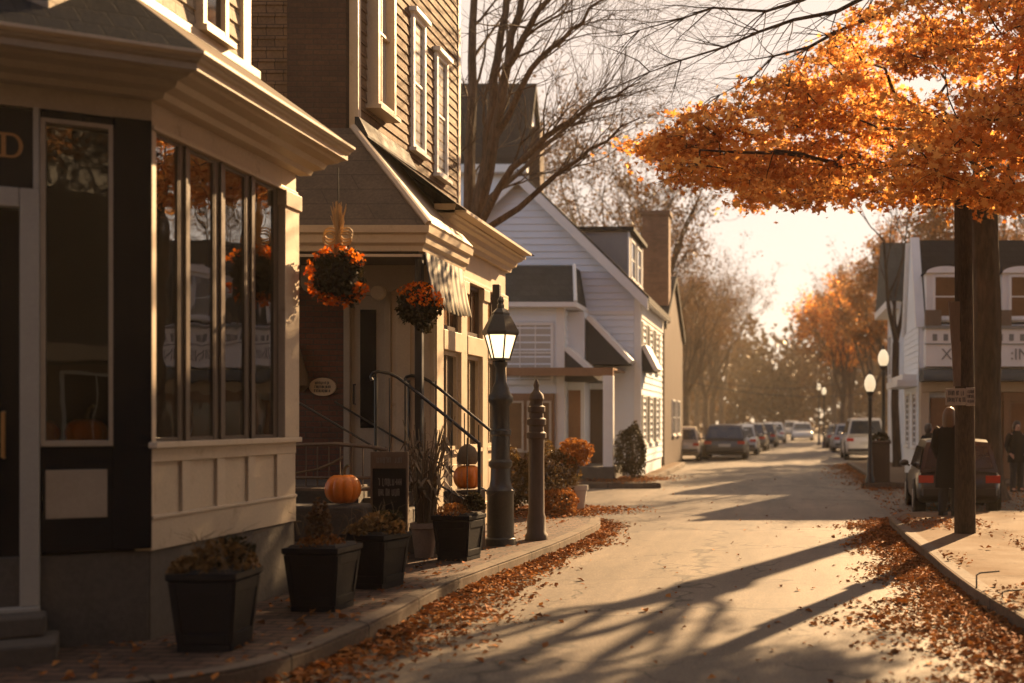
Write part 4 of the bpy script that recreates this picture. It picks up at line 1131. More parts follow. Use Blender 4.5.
# second house beyond, dark roof
r2 = thing('grey_roofed_house', (6,42,.13), 'far house with dark grey gable roof showing left of the mansard house', 'house')
m = MB(); m.box(4.2,12,39.8,44,.1,5.9); m.build('wall', M['whiteside'], r2)
m = MB(); m.hull8([Vector(p) for p in ((3.75,39.5,5.8),(12,39.5,5.8),(12,44.3,5.8),(3.75,44.3,5.8))],[Vector(p) for p in ((3.75,41.5,8.1),(12,41.5,8.1),(12,42.2,8.1),(3.75,42.2,8.1))]); m.build('roof', M['roofgrey'], r2)
m = MB(); m.box(3.72,4.2,39.6,44.2,5.55,5.8); m.build('eave', M['white'], r2)
for k in range(2): win(Fr((4.2,40),(0,1),(-1,0)),.5+2*k,1.3+2*k,3.4,4.8,r2,M['white'],M['darkglass'])

# mirrored building behind the viewer, made tall and dark to block rear sky
bs = thing('rear_blocker_shop', (4,-15,.15), 'tall dark building behind the viewer, shaped to block sky light, mirrored in the corner window', 'shop')
m = MB(); m.box(-26,26,-20,-15.02,3.2,15); m.build('upper_wall', M['shutter'], bs)
m = MB(); m.box(-26,26,-20,-15,.1,3.2); m.build('wall', M['oldwood'], bs)
FBk = Fr((-3,-15),(1,0),(0,1))
for k in range(10): win(FBk,-8+2.3*k,-6.5+2.3*k,1.0,2.9,bs,M['white'],M['darkglass'],0,.08,.1,2,1)
m = MB(); m.fbox(FBk,-11,19,3.3,3.7,0,.5); m.build('cornice', M['cream2'], bs)

# ------------------------------------------------------------------ cars
def paint(name, col): return surf(name, col, .3, .12, 2, bump=0, coat=.6)
P_ = dict(dark=paint('black_car_paint',(.016,.016,.018)), blue=paint('slate_car_paint',(.05,.055,.06)), white=paint('white_car_paint',(.6,.58,.54)), cream=paint('cream_car_paint',(.55,.47,.37)), silver=paint('silver_car_paint',(.36,.36,.36)), red=paint('brown_car_paint',(.12,.05,.035)))
def car(loc, rot, L, W, H, col, label, kind='hatch'):
    t = thing('parked_car', (0,0,0), label, 'car', 'cars parked along the street')
    hw = W/2; belt = H*.60
    if kind == 'suv': cab = [(.015*L, .06*L), (.70*L,.56*L)]; hood = belt*.93
    elif kind == 'sedan': cab = [(.13*L,.26*L),(.74*L,.58*L)]; hood = belt*.9
    else: cab = [(.02*L,.10*L),(.74*L,.57*L)]; hood = belt*.9
    st = [(0,.34,belt*.70,.84),(.012*L,.30,belt*.82,.91),(.035*L,.27,belt*.96 if kind!='sedan' else belt*.93,.955),(.10*L,.22,belt*1.0,.99),(.22*L,.2,belt,1.),(.45*L,.2,belt*.99,1.),(.66*L,.2,belt*.985,1.),(.76*L,.2,hood,.99),(.90*L,.22,hood*.92,.965),(.965*L,.25,hood*.82,.9),(.995*L,.3,hood*.7,.8),(L,.36,hood*.6,.72)]
    vs = []; fs = []
    pf = [(-.86,0,0),(-.97,0,.06),(-1,.32,0),(-.995,.62,0),(-.975,.86,0),(-.9,.985,0),(-.6,1,.015),(0,1,.03)]
    pf = pf+[(-a,b,c) for a,b,c in pf[-2::-1]]
    k = len(pf)
    for (y,zl,zt,w) in st:
        for a,b,c in pf: vs.append((a*hw*w, y, zl+(zt-zl)*b+c))
    for i in range(len(st)-1):
        for j in range(k):
            j2 = (j+1)%k; fs.append((i*k+j,i*k+j2,(i+1)*k+j2,(i+1)*k+j))
    fs.append(tuple(range(k))); fs.append(tuple((len(st)-1)*k+j for j in range(k)))
    m = MB(); m.add(vs, fs); body = m.build('body', P_[col], t, smooth=True)
    (r0,r1),(f0,f1) = cab; zb = belt-.03; bw = hw*.93; tw = hw*.74
    secs = [(r0,zb,bw*.97),(r0*.45+r1*.55,zb+(H-zb)*.62,bw*.45+tw*.53),(r1,H-.04,tw*.96),(r1+.12*L,H,tw),(f1-.06*L,H-.005,tw),(f1,H-.05,tw*.97),(f1*.42+f0*.58,zb+(H-zb)*.45,bw*.55+tw*.43),(f0,zb-.02,bw*.97)]
    vs = []; fs = []
    for (y,z,w) in secs: vs += [(-w,y,z),(-w*.5,y,z+.02),(w*.5,y,z+.02),(w,y,z)]
    n = len(secs)
    for i in range(n-1):
        for j in range(3): fs.append((i*4+j,i*4+j+1,i*4+j+5,i*4+j+4))
    fs.append(tuple(i*4 for i in range(n))[::-1]); fs.append(tuple(i*4+3 for i in range(n)))
    fs.append((0,3,2,1)+()) if False else None
    m = MB(); m.add(vs, fs); m.build('cabin', P_[col], t, smooth=True)
    def sw(y,z): # half width of the cabin at height z
        f = (z-zb)/(H-zb); return bw*(1-f)+tw*f
    for sx in (-1,1):
        zt, zz = H-.13, zb+.05
        def yb(y0,y1,z): f=(z-zb)/(H-zb); return y0+(y1-y0)*f
        mid = (r1+f1)*.5
        for (a,b) in (('r','m'),('m','f')):
            y00 = yb(r0,r1,zz)+.1 if a=='r' else mid+.04; y01 = yb(r0,r1,zt)+.12 if a=='r' else mid+.04
            y10 = mid-.04 if b=='m' else yb(f0,f1,zz)-.14; y11 = mid-.04 if b=='m' else yb(f0,f1,zt)-.1
            q = [Vector((sx*(sw(0,zz)+.002),y00,zz)),Vector((sx*(sw(0,zz)+.002),y10,zz)),Vector((sx*(sw(0,zt)+.002),y11,zt)),Vector((sx*(sw(0,zt)+.002),y01,zt))]
            m = MB(); m.prism(q,(sx*.012,0,0)); m.build('side_window', M['darkglass'], t)
    def endglass(y0,y1,sy,nm):
        zt, zz = H-.12, zb+.07; f0_,f1_ = (zz-zb)/(H-zb),(zt-zb)/(H-zb)
        ya,yb_ = y0+(y1-y0)*f0_, y0+(y1-y0)*f1_
        wa,wb = sw(0,zz)*.88, sw(0,zt)*.86; o_ = sy*.035
        m = MB(); m.prism([Vector((-wa,ya+o_*.6,zz)),Vector((wa,ya+o_*.6,zz)),Vector((wb,yb_+o_,zt)),Vector((-wb,yb_+o_,zt))],(0,sy*.015,.01)); m.build(nm, M['skyglass'], t)
    endglass(r0,r1,-1,'rear_window'); endglass(f0,f1,1,'windscreen')
    for sx in (-1,1):
        m = MB(); zc = belt*.80
        m.hull8([Vector((sx*hw*.60,-.005,zc-.05)),Vector((sx*hw*.935,.02,zc-.05)),Vector((sx*hw*.935,.12,zc-.07)),Vector((sx*hw*.6,.12,zc-.07))],[Vector((sx*hw*.60,.0,zc+.08)),Vector((sx*hw*.94,.025,zc+.08)),Vector((sx*hw*.94,.12,zc+.08)),Vector((sx*hw*.6,.12,zc+.08))]); m.build('tail_light', M['red'], t)
        m = MB(); zc = hood*.66
        m.hull8([Vector((sx*hw*.5,L*.965,zc-.06)),Vector((sx*hw*.86,L*.95,zc-.06)),Vector((sx*hw*.80,L*.985,zc-.06)),Vector((sx*hw*.5,L+.004,zc-.06))],[Vector((sx*hw*.5,L*.965,zc+.07)),Vector((sx*hw*.88,L*.945,zc+.07)),Vector((sx*hw*.80,L*.975,zc+.07)),Vector((sx*hw*.5,L*.995,zc+.07))]); m.build('headlight', M['curtain'], t)
        m = MB(); ym = f0-.12*L*.5; m.sphere((sx*(hw+.07),ym,belt+.06),.085,10,7,1.1,.6,.75); m.tube([(sx*(hw-.04),ym,belt),(sx*(hw+.05),ym,belt+.05)],.02,5); m.build('mirror', P_[col], t, smooth=True)
        for y in (.175*L,.80*L):
            rr = H*.215
            m = MB(); m.tube([(sx*(hw-.05),y,rr+.02),(sx*(hw+.006),y,rr+.02)],rr*1.17,22); m.build('wheel_arch', M['black'], t)
            m = MB(); m.tube([(sx*(hw-.2),y,rr),(sx*(hw-.17),y,rr),(sx*(hw+.0),y,rr),(sx*(hw+.02),y,rr)],[rr*.93,rr,rr,rr*.93],22); w = m.build('wheel', M['tyre'], t, smooth=True)
            m = MB(); m.tube([(sx*(hw+.0),y,rr),(sx*(hw+.024),y,rr)],[rr*.64,rr*.6],16); m.build('rim', M['rim'], w)
    m = MB(); m.box(-.26,.26,-.022,.03,belt*.62,belt*.62+.12); m.build('number_plate', M['plate'], t)
    m = MB(); m.hull8([Vector((-hw*.84,-.035,.36)),Vector((hw*.84,-.035,.36)),Vector((hw*.93,.15,.36)),Vector((-hw*.93,.15,.36))],[Vector((-hw*.84,-.03,.5)),Vector((hw*.84,-.03,.5)),Vector((hw*.93,.15,.5)),Vector((-hw*.93,.15,.5))]); m.build('bumper', M['charcoal'], t, bevel=.02)
    # the cabin's floor of dark seats behind the glass is hidden by the tinted panes
    t.location = loc; t.rotation_euler = (0,0,rot)
    return t
M['skyglass'] = surf('tinted_car_glass', (.02,.024,.028), .08, .2, 2, bump=0, spec=.8)
car((3.19,20.2,0), R(-3), 3.6, 1.52, 1.34, 'dark', 'small dark hatchback seen from behind beside the wooden pole on the right', 'hatch')
car((-2.28,49,0), 0, 4.5, 1.86, 1.50, 'blue', 'dark estate car parked nearest in the left row, its tail towards us', 'suv')
car((-1.9,55.2,0), R(-1), 4.5, 1.8, 1.46, 'silver', 'silver car parked directly in front of the nearest dark estate car', 'sedan')
car((-1.55,62,0), R(-2), 4.5, 1.8, 1.5, 'dark', 'black car parked third from us in the left row', 'suv')
car((-1.0,71,0), R(-2), 4.4, 1.8, 1.5, 'blue', 'slate car parked fourth from us in the left row', 'suv')
car((-.4,84,0), R(-2), 4.5, 1.8, 1.5, 'white', 'pale car parked at the far end of the left row', 'sedan')
car((-3.95,47.3,0), R(2), 3.9, 1.5, 1.42, 'cream', 'cream car at the left kerb beside the nearest dark estate car', 'hatch')
car((3.72,48.5,0), R(0), 4.4, 1.75, 1.78, 'white', 'white van parked at the right kerb behind the street lamps', 'suv')
car((3.75,60,0), R(0), 4.4, 1.75, 1.5, 'silver', 'silver car parked just beyond the white van', 'hatch')
car((3.8,69,0), R(0), 4.4, 1.75, 1.45, 'dark', 'dark car parked two places beyond the white van', 'sedan')
car((2.0,98,0), PI, 4.5, 1.8, 1.5, 'white', 'white car far down the road coming towards us', 'sedan')
car((1.4,120,0), PI, 4.5, 1.8, 1.6, 'cream', 'pale car farthest down the road behind the white one', 'suv')

# ------------------------------------------------------------------ lamps, pole, signs on the right
bx = MB(); bx.box(2.36,2.82,28.95,29.4,.13,1.1); bx.box(2.33,2.85,28.92,29.43,1.1,1.17)
tag(bx.build('box_planter', M['darkwood'], bevel=.02), 'dark square box planter standing at the foot of the two globe lamps', 'planter')
ps = leafclump(260,(2.59,29.2,1.17),.26,.22,np.random.default_rng(3)); tag(leaves('box_plant', ps, np.full(260,.08), M['darkleaf'], np.random.default_rng(4)), 'dark low plant growing in the square box planter by the globe lamps', 'plant')
def globe_lamp(loc, h, label):
    t = thing('street_lamp', loc, label, 'street lamp', 'globe street lamps on the right pavement')
    m = MB(); m.lathe(loc,[(.12,0),(.12,.1),(.085,.18),(.075,.6),(.06,.65),(.05,.7),(.042,h-.62),(.06,h-.58),(.04,h-.5),(.10,h-.42),(.11,h-.38)],12); m.build('post', M['iron'], t, smooth=True)
    m = MB(); m.lathe((loc[0],loc[1],loc[2]+h-.38),[(.08,0),(.125,.08),(.145,.17),(.135,.27),(.1,.36),(.05,.42),(.01,.44)],14); m.build('globe', M['globe'], t, smooth=True)
    m = MB(); m.lathe((loc[0],loc[1],loc[2]+h+.05),[(.05,0),(.03,.04),(.035,.07),(.004,.13)],8); m.build('finial', M['iron'], t, smooth=True)
    return t
globe_lamp((2.30,28.75,.13), 2.66, 'shorter lit globe lamp on a black post, nearer the road')
globe_lamp((2.75,30.0,.13), 3.36, 'taller lit globe lamp on a black post, right of the shorter one')
for (x,Y,z,l) in ((824,70,1.7+30*70/1150,'first lit globe lamp far down the right kerb'),(819,78,1.7+34*78/1150,'second lit globe lamp far down the right kerb, behind the first')):
    globe_lamp(((x-VX)*Y/FPX+.0,Y,.0), z+.1, l)
up = thing('utility_pole', (2.57,15.8,.15), 'tall weathered wooden pole with boards and a small sign on the right pavement', 'pole')
m = MB(); m.tube([(2.57,15.8,.1),(2.565,15.8,2.2),(2.55,15.8,4.),(2.535,15.8,5.0)],[.148,.132,.124,.116],14); m.build('shaft', M['polewood'], up, smooth=True)
m = MB()
m.prism([(2.33,15.70,3.32),(2.53,15.70,3.32),(2.53,15.70,2.75),(2.37,15.70,2.75)],(0,.05,0)); m.prism([(2.37,15.69,2.77),(2.53,15.69,2.77),(2.53,15.69,2.16),(2.40,15.69,2.16)],(0,.05,0)); m.build('nailed_board', M['oldwood'], up)
m = MB(); m.box(2.27,2.545,15.58,15.60,1.90,2.13); m.box(2.55,2.67,15.58,15.60,1.89,2.14); ss = m.build('parking_sign', M['signwhite'], up, bevel=.004)
scribble(Vector((2.41,15.579,2.02)),Vector((1,0,0)),.25,.18,2,M['signink'],'lettering',ss,11,Vector((0,-.003,0)))
scribble(Vector((2.61,15.579,2.02)),Vector((1,0,0)),.10,.2,3,M['signink'],'lettering',ss,12,Vector((0,-.003,0)))
m = MB(); m.box(2.28,2.66,15.601,15.64,1.98,2.02); m.build('sign_bracket', M['iron'], up)
# bent iron rods at the kerb
m = MB(); m.tube([(1.83,10.6,.15),(1.83,10.6,.27),(1.86,10.6,.29),(2.05,10.65,.30)],.008,6); tag(m.build('iron_rod', M['iron'], smooth=True), 'bent iron rod standing at the right kerb, farther of the two', 'rod')
m = MB(); m.tube([(1.95,10.0,.15),(1.95,10.0,.2),(1.97,10.0,.21),(2.15,10.1,.21)],.007,6); tag(m.build('iron_rod', M['iron'], smooth=True), 'short bent iron rod lying at the right kerb, nearer of the two', 'rod')
# overhead wires across the far street
def wire(a,b,sag,label):
    a,b = Vector(a),Vector(b); n=16; pts=[a.lerp(b,i/n)-Vector((0,0,sag*4*(i/n)*(1-i/n))) for i in range(n+1)]
    m = MB(); m.tube(pts,.025,5); tag(m.build('overhead_wire', M['wire']), label, 'wire')
wire((-5.6,58,3.9),(4.9,66,3.2),.5,'lower sagging wire across the far street')
wire((-5.6,75,4.6),(5.2,78,4.4),.7,'higher sagging wire across the far street behind the lower one')

# unseen brick block added on the right to cut sky fill
os2 = thing('right_sky_blocker', (9.5,3,.15), 'unseen brick block added at the right beside the viewer to cut sky fill', 'shop')
m = MB(); m.box(6.8,14,-9,11.2,.1,10.5); m.build('wall', M['redbrick'], os2)
m = MB(); m.box(6.6,14.2,-9.2,11.4,10.5,10.8); m.build('roof', M['roof'], os2)
FO = Fr((6.8,-9),(0,1),(-1,0))
for k in range(6):
    win(FO,1.2+3.2*k,3.2+3.2*k,1.0,3.0,os2,M['cream'],M['darkglass'],0,.08,.1,2,1,name='shop_window')
    win(FO,1.7+3.2*k,2.7+3.2*k,4.6,6.4,os2,M['cream'],M['darkglass'],0,.08,.08,1,2)
m = MB(); m.fbox(FO,0,20.2,3.4,3.8,0,.4); m.build('cornice', M['cream2'], os2)
# ------------------------------------------------------------------ people
def person(loc, rot, h, label, coatlen=.48, hair='hair', longhair=True, gait=.0):
    t = thing('person', (0,0,0), label, 'person')
    s = h/1.72
    J = {'pel':(0,0,.95),'sp':(0,.01,1.12),'ch':(0,0,1.30),'nk':(0,.0,1.47),'hd0':(0,-.015,1.535),'hd':(0,-.02,1.61),'ht':(0,-.005,1.675),
         'nose':(0,-.115,1.585),
         'shL':(-.17,0,1.39),'elL':(-.23,.06,1.12),'wrL':(-.205,-.06,.93),'haL':(-.185,-.10,.89),
         'shR':(.17,0,1.39),'elR':(.23,.06,1.12),'wrR':(.205,-.06,.93),'haR':(.185,-.10,.89),
         'hpL':(-.09,0,.90),'knL':(-.095,-.02-gait,.50),'anL':(-.10,.03-gait*.2,.09),'toL':(-.11,-.13-gait*.2,.035),
         'hpR':(.09,0,.90),'knR':(.095,-.02+gait*.4,.50),'anR':(.10,.03+gait,.09),'toR':(.11,-.13+gait,.035)}
    E = [('pel','sp'),('sp','ch'),('ch','nk'),('nk','hd0'),('hd0','hd'),('hd','ht'),('ch','shL'),('shL','elL'),('elL','wrL'),('wrL','haL'),('ch','shR'),('shR','elR'),('elR','wrR'),('wrR','haR'),
         ('pel','hpL'),('hpL','knL'),('knL','anL'),('anL','toL'),('pel','hpR'),('hpR','knR'),('knR','anR'),('anR','toR')]
    rad = {'pel':.125,'sp':.115,'ch':.13,'nk':.052,'hd0':.066,'hd':.088,'ht':.07,'nose':.012,'shL':.06,'shR':.06,'elL':.043,'elR':.043,'wrL':.03,'wrR':.03,'haL':.034,'haR':.034,'hpL':.088,'hpR':.088,'knL':.06,'knR':.06,'anL':.042,'anR':.042,'toL':.034,'toR':.034}
    # fingers and thumb of each hand, curled into the coat pocket
    for sd, sx in (('L',-1),('R',1)):
        for f in range(4):
            a = f'f{f}{sd}'; b = f'g{f}{sd}'; hx,hy,hz = J['ha'+sd]
            J[a] = (hx-sx*.004+(f-1.5)*.002*sx, hy-.035-.004*(1.5-abs(f-1.5))+.0*f, hz-.02+(1.5-f)*.02); J[b] = (hx-sx*.03, hy-.055-.006*(1.5-abs(f-1.5)), hz-.05+(1.5-f)*.02)
            rad[a] = .0095; rad[b] = .008; E += [('ha'+sd,a),(a,b)]
        a = f't{sd}'; b = f'u{sd}'; J[a] = (hx-sx*.03,hy-.0,hz+.025); J[b] = (hx-sx*.045,hy-.03,hz+.01); rad[a]=.011; rad[b]=.009; E += [('ha'+sd,a),(a,b)]
    E += [('hd','nose')]
    names = list(J)
    me = bpy.data.meshes.new('body'); me.from_pydata([tuple(c*s for c in J[n]) for n in names], [(names.index(a),names.index(b)) for a,b in E], [])
    o = bpy.data.objects.new('body', me); COL.objects.link(o)
    md = o.modifiers.new('skin','SKIN'); md.use_smooth_shade = True
    for i,n in enumerate(names):
        sv = me.skin_vertices[0].data[i]; sv.radius = (rad[n]*s,)*2; sv.use_root = (n=='pel')
    sb = o.modifiers.new('sub','SUBSURF'); sb.levels = 2; sb.render_levels = 2
    bpy.context.view_layer.update()
    m2 = bpy.data.meshes.new_from_object(o.evaluated_get(bpy.context.evaluated_depsgraph_get()))
    bpy.data.objects.remove(o)
    m2.name = 'body'; m2.materials.clear(); m2.materials.append(M['skin'])
    link('body', m2, t)
    def loft(secs, n, nm, mat):
        mb = MB(); vs=[]; fs=[]
        for (cx,cy,z,rx,ry) in secs:
            for k in range(n):
                a = 2*PI*k/n; wob = 1+.05*math.sin(5*a+z*9); vs.append(((cx+rx*wob*math.cos(a))*s,(cy+ry*wob*math.sin(a))*s,z*s))
        for i in range(len(secs)-1):
            for k in range(n): fs.append((i*n+k,i*n+(k+1)%n,(i+1)*n+(k+1)%n,(i+1)*n+k))
        fs.append(tuple(range(n))); fs.append(tuple((len(secs)-1)*n+k for k in range(n)))
        mb.add(vs,fs); return mb.build(nm, mat, t, smooth=True)
    z0 = coatlen
    loft([(0,.01,z0,.235,.17),(0,.01,z0+.15,.225,.165),(0,.01,.9,.205,.155),(0,.01,1.1,.185,.145),(0,.005,1.28,.20,.145),(0,0,1.38,.195,.125),(0,0,1.44,.13,.095),(0,0,1.50,.078,.078)], 24, 'coat', M['coatcloth'])
    for sx in (-1,1):
        mb = MB(); mb.tube([(sx*.15*s,0,1.40*s),(sx*.195*s,.01,1.33*s),(sx*.235*s,.06*s,1.12*s),(sx*.21*s,-.05*s,.945*s)],[.085*s,.088*s,.072*s,.058*s],14); mb.build('sleeve', M['coatcloth'], t, smooth=True)
        g = gait*(-1 if sx<0 else 1)
        y1 = -.02+(-gait if sx<0 else gait*.4); y2 = .03+(-gait*.2 if sx<0 else gait)
        mb = MB(); mb.tube([(sx*.09*s,0,.92*s),(sx*.095*s,y1*s,.50*s),(sx*.10*s,y2*s,.06*s)],[.112*s,.086*s,.07*s],14); mb.build('trouser_leg', M['trouser'], t, smooth=True)
        mb = MB(); mb.hull8([Vector((x*s+sx*.10*s,(y+y2)*s,.0)) for x,y in ((-.045,.07),(-.045,-.14),(-.02,-.2),(.02,-.2),(.045,-.14),(.045,.07))],[Vector((x*s+sx*.10*s,(y+y2)*s,.085*s if y>-.05 else .05*s)) for x,y in ((-.04,.065),(-.04,-.13),(-.02,-.185),(.02,-.185),(.04,-.13),(.04,.065))]); mb.build('shoe', M['black'], t, bevel=.01)
        mb = MB(); mb.sphere((sx*.032*s,-.094*s,1.615*s),.011*s,8,6); mb.build('eye', M['black'], t)
    hs = [(0,.045,1.50 if not longhair else 1.26,.10 if longhair else .06,.055),(0,.03,1.55,.108,.08),(0,.022,1.62,.110,.094),(0,.01,1.69,.092,.086),(0,.0,1.735,.06,.06),(0,0,1.752,.02,.02)]
    loft(hs, 18, 'hair', M[hair])
    t.location = loc; t.rotation_euler = (0,0,rot)
    return t
person((2.79,18.7,.15), R(150), 1.73, 'person in long black coat with light brown hair standing left of the wooden pole', .45, 'hair', True, .04)
person((5.65,27.2,0), R(15), 1.66, 'person in black jacket standing before the timber shopfront at the right edge', .72, 'hairdark', False)
person((3.62,27.6,0), R(120), 1.60, 'person in dark coat standing left of the parked hatchback by the house corner', .6, 'hairdark', False)

# ------------------------------------------------------------------ trees
def branch(mb, rg, p, d, L, r, lev, mx, tips, up=.12, wig=.16, kids=4, spread=.75, rmin=.006):
    sides = (9,7,5,4,3,3,3)[min(lev,6)]
    n = max(3, min(8, int(L/.45)+2)); path=[p.copy()]; rr=[r]; d = d.normalized(); q = p.copy()
    for i in range(n):
        d = (d+Vector((rg.gauss(0,wig),rg.gauss(0,wig),rg.gauss(0,wig)+up))*(.55)).normalized()
        q = q + d*(L/n); path.append(q.copy()); rr.append(max(rmin*.6, r*(1-.62*(i+1)/n)))
    mb.tube(path, rr, sides, cap=False)
    if lev >= mx:
        tips.append((path[-1],d)); tips.append((path[len(path)//2],d)); return
    for k in range(kids):
        f = rg.uniform(.3,1.) if k else 1.
        x = f*(len(path)-1); i = min(int(x), len(path)-2); b = path[i].lerp(path[i+1], x-i)
        dd = (path[i+1]-path[i]).normalized(); ax = Vector((rg.gauss(0,1),rg.gauss(0,1),rg.gauss(0,1))); ax = (ax-dd*ax.dot(dd)).normalized()
        nd_ = (dd+ax*rg.uniform(.45,1.1)*spread).normalized()
        branch(mb, rg, b, nd_, L*rg.uniform(.5,.78), max(rmin, rr[i]*rg.uniform(.5,.7)), lev+1, mx, tips, up, wig*1.15, kids, spread, rmin)

def tree(loc, seed, h, r, stems, mx, kids, label, group=None, leafn=0, lmat='brownl', lsize=(.12,.22), name='bare_tree', cat='tree', bark='barkpale', fan=.35, trunk=.28, lean=(0,0), rmin=.006, shape=None):
    t = thing(name, loc, label, cat, group); rg = random.Random(seed); mb = MB(); tips=[]
    p = Vector(loc); d = Vector((lean[0],lean[1],1)).normalized(); ht = h*trunk
    path=[p-Vector((0,0,.2)), p+Vector((0,0,.25)), p+d*ht*.5+Vector((rg.gauss(0,.04),0,0)), p+d*ht]
    mb.tube(path,[r*1.45,r*1.12,r*.95,r*.85],10,cap=False)
    o1 = mb
    crown = MB()
    for k in range(stems):
        a = 2*PI*k/stems+rg.uniform(-.5,.5); s_ = fan*rg.uniform(.4,1.3)
        dd = (d+Vector((math.cos(a)*s_,math.sin(a)*s_,0))).normalized()
        branch(crown, rg, path[-1]-d*.15*rg.random(), dd, (h-ht)*rg.uniform(.42,.6), r*.62, 1, mx, tips, .13, .17, kids, .75, rmin)
    mb.build('trunk', M[bark], t, smooth=True, fix=False)
    crown.build('branches', M['twig'] if bark!='bark' else M['bark'], t, smooth=True, fix=False)
    if leafn and tips:
        r2_ = np.random.default_rng(seed); T = np.array([tuple(q) for q,_ in tips])
        ii = r2_.integers(0,len(T),leafn); ps = T[ii]+r2_.normal(size=(leafn,3))*np.array([.28,.28,.22])
        leaves('leaves', ps, r2_.uniform(*lsize,leafn), M[lmat], r2_, t)
    return t
bt_=thing('bare_tree',(-6.75,24.2,0),'large bare tree with fanning stems rising behind the shingled shop','tree')
rg=random.Random(5); tk=MB(); cr=MB()
B0=P(466,330,24.2); tk.tube([(-6.75,24.2,-.2),(-6.7,24.2,.4),B0,P(466,262,24.2)],[.5,.36,.28,.28],12,cap=False); tk.build('trunk',M['barkpale'],bt_,smooth=True,fix=False)
for (pts,r0,r1) in (([(464,270,24.2),(470,180,24.3),(472,90,24.4),(474,0,24.5),(476,-110,24.6)],.15,.05),([(467,262,24.2),(484,160,24.1),(494,80,24),(506,10,23.9),(514,-90,23.8)],.14,.045),([(468,255,24.2),(496,130,23.8),(508,60,23.5),(522,-10,23.2),(540,-90,23)],.13,.04),
    ([(468,250,24.2),(512,165,23.4),(560,128,22.8),(600,100,22.4),(640,82,22)],.085,.014),([(468,225,24.2),(500,70+120,24.8),(540,150,25.4),(580,120,26),(625,60,26.5)],.07,.012),([(497,135,23.9),(530,70,23),(560,40,22.5),(590,10,22),(625,-10,21.6)],.07,.012),
    ([(466,262,24.2),(440,160,24.6),(425,60,25),(420,-40,25.2)],.10,.03),([(470,240,24.2),(540,190,23.8),(590,150,23.4),(640,118,23)],.08,.012),([(506,70,23.6),(520,40,23),(548,0,22.6),(570,-40,22)],.09,.03)):
    Q=[P(*q) for q in pts]; QQ=[]
    for i in range(len(Q)-1):
        for k in range(3): QQ.append(Q[i].lerp(Q[i+1],k/3)+Vector((rg.gauss(0,.03),rg.gauss(0,.05),rg.gauss(0,.03))))
    QQ.append(Q[-1]); n=len(QQ)
    cr.tube(QQ,[r0+(r1-r0)*i/(n-1) for i in range(n)],8,cap=False)
    for i in range(3,n):
        for k in range(1 if r0>.095 else 2):
            d=(QQ[i]-QQ[i-1]).normalized()+Vector((rg.gauss(.25,.5),rg.gauss(0,.5),rg.gauss(.1,.4))); rr_=(r0+(r1-r0)*i/(n-1))
            branch(cr,rg,QQ[i],d,rg.uniform(.9,2.0),min(.035,rr_*.4),3,5,[],.06,.2,4,.8,.004)
cr.build('branches',M['barkpale'],bt_,smooth=True,fix=False)
tree((4.0,38.6,.13), 12, 11, .14, 3, 4, 3, 'bare grey tree leaning over the right kerb before the grey roofed house', None, 500, 'gold_l', (.06,.11), bark='bark', fan=.55, trunk=.38, lean=(-.01,0))
BT = 'bare hazy trees along the far street'
v1 = tree((-6.2,52,.1), 21, 15, .3, 4, 4, 4, 'bare tree with brown leaf remains, first beyond the brick chimney on the left', BT, 5200, 'brownl', (.1,.22), rmin=.014)
v2 = tree((8.6,57,.1), 22, 12.5, .26, 4, 4, 4, 'golden leaved tree, first beyond the grey roofed house on the right', 'golden trees along the far street', 6500, 'gold_l', (.14,.28), name='golden_tree', rmin=.014)
v3 = tree((-7.0,64,.1), 23, 14, .3, 5, 4, 4, 'tall bare tree with few leaves, second beyond the brick chimney on the left', BT, 3600, 'brownl', (.1,.2), fan=.5, rmin=.016)
ordw = ['first','second','third','fourth','fifth','sixth','seventh','eighth','ninth','tenth','eleventh','twelfth','thirteenth','fourteenth']
rg = random.Random(3)
k = 0
for i,(x,y,sc,src) in enumerate([(-5.9,74,.74,v1),(-6.6,84,.84,v3),(-5.9,94,.82,v1),(-6,106,.95,v3),(-5.9,120,.98,v1),(-9,128,1.2,v2),(-12,58,1.05,v3),(-14,72,1.0,v1),(-13,90,1.1,v2),(-16,46,1.,v3)]):
    side = 'in the row by the kerb' if i < 6 else 'in the row behind houses'
    lb = ('golden' if src is v2 else 'bare') + ' far tree left of the street, ' + ordw[i if i < 6 else i-6] + ' ' + side
    dup(src, (x,y,.1), rg.uniform(0,6.28), sc, lb, 'far trees on the left')
for i,(x,y,sc,src) in enumerate([(7.0,70,.95,v2),(6.8,84,.85,v1),(6.2,98,1.05,v2),(6.4,112,1.1,v2),(6.2,126,1.05,v3),(12,62,1.1,v3),(13,80,1.2,v2),(14,50,1.,v1),(12,105,1.2,v2)]):
    side = 'in the row by the kerb' if i < 5 else 'in the row behind houses'
    lb = ('golden' if src is v2 else 'bare') + ' far tree right of the street, ' + ordw[i if i < 5 else i-5] + ' ' + side
    dup(src, (x,y,.1), rg.uniform(0,6.28), sc, lb, 'far trees on the right')
t_=tree((5.2,92,.1), 27, 10.5, .24, 4, 4, 4, 'bright orange tree glowing in the haze beyond the row of far lamps', None, 5500, 'maple', (.16,.32), name='orange_tree', rmin=.014)
for i,(x,y,sc,lb) in enumerate([(2.5,-9.,.95,'unseen golden tree added straight behind the viewer to block sky'),(-5.5,-8.5,.9,'unseen golden tree added behind the viewer on the left to block sky'),(9.,-11,1.,'unseen golden tree added behind the viewer on the right to block sky'),(10.5,17.,1.15,'unseen golden tree added on the right to block sun, nearer the brick block'),(13.,23.5,1.15,'unseen golden tree added on the right to block sun, nearer the mansard house')]):
    dup(v2,(x,y,.0),1.3*i,sc,lb,'unseen golden trees added to block light')  # out-of-frame trees added to block rear sky and shade the road behind
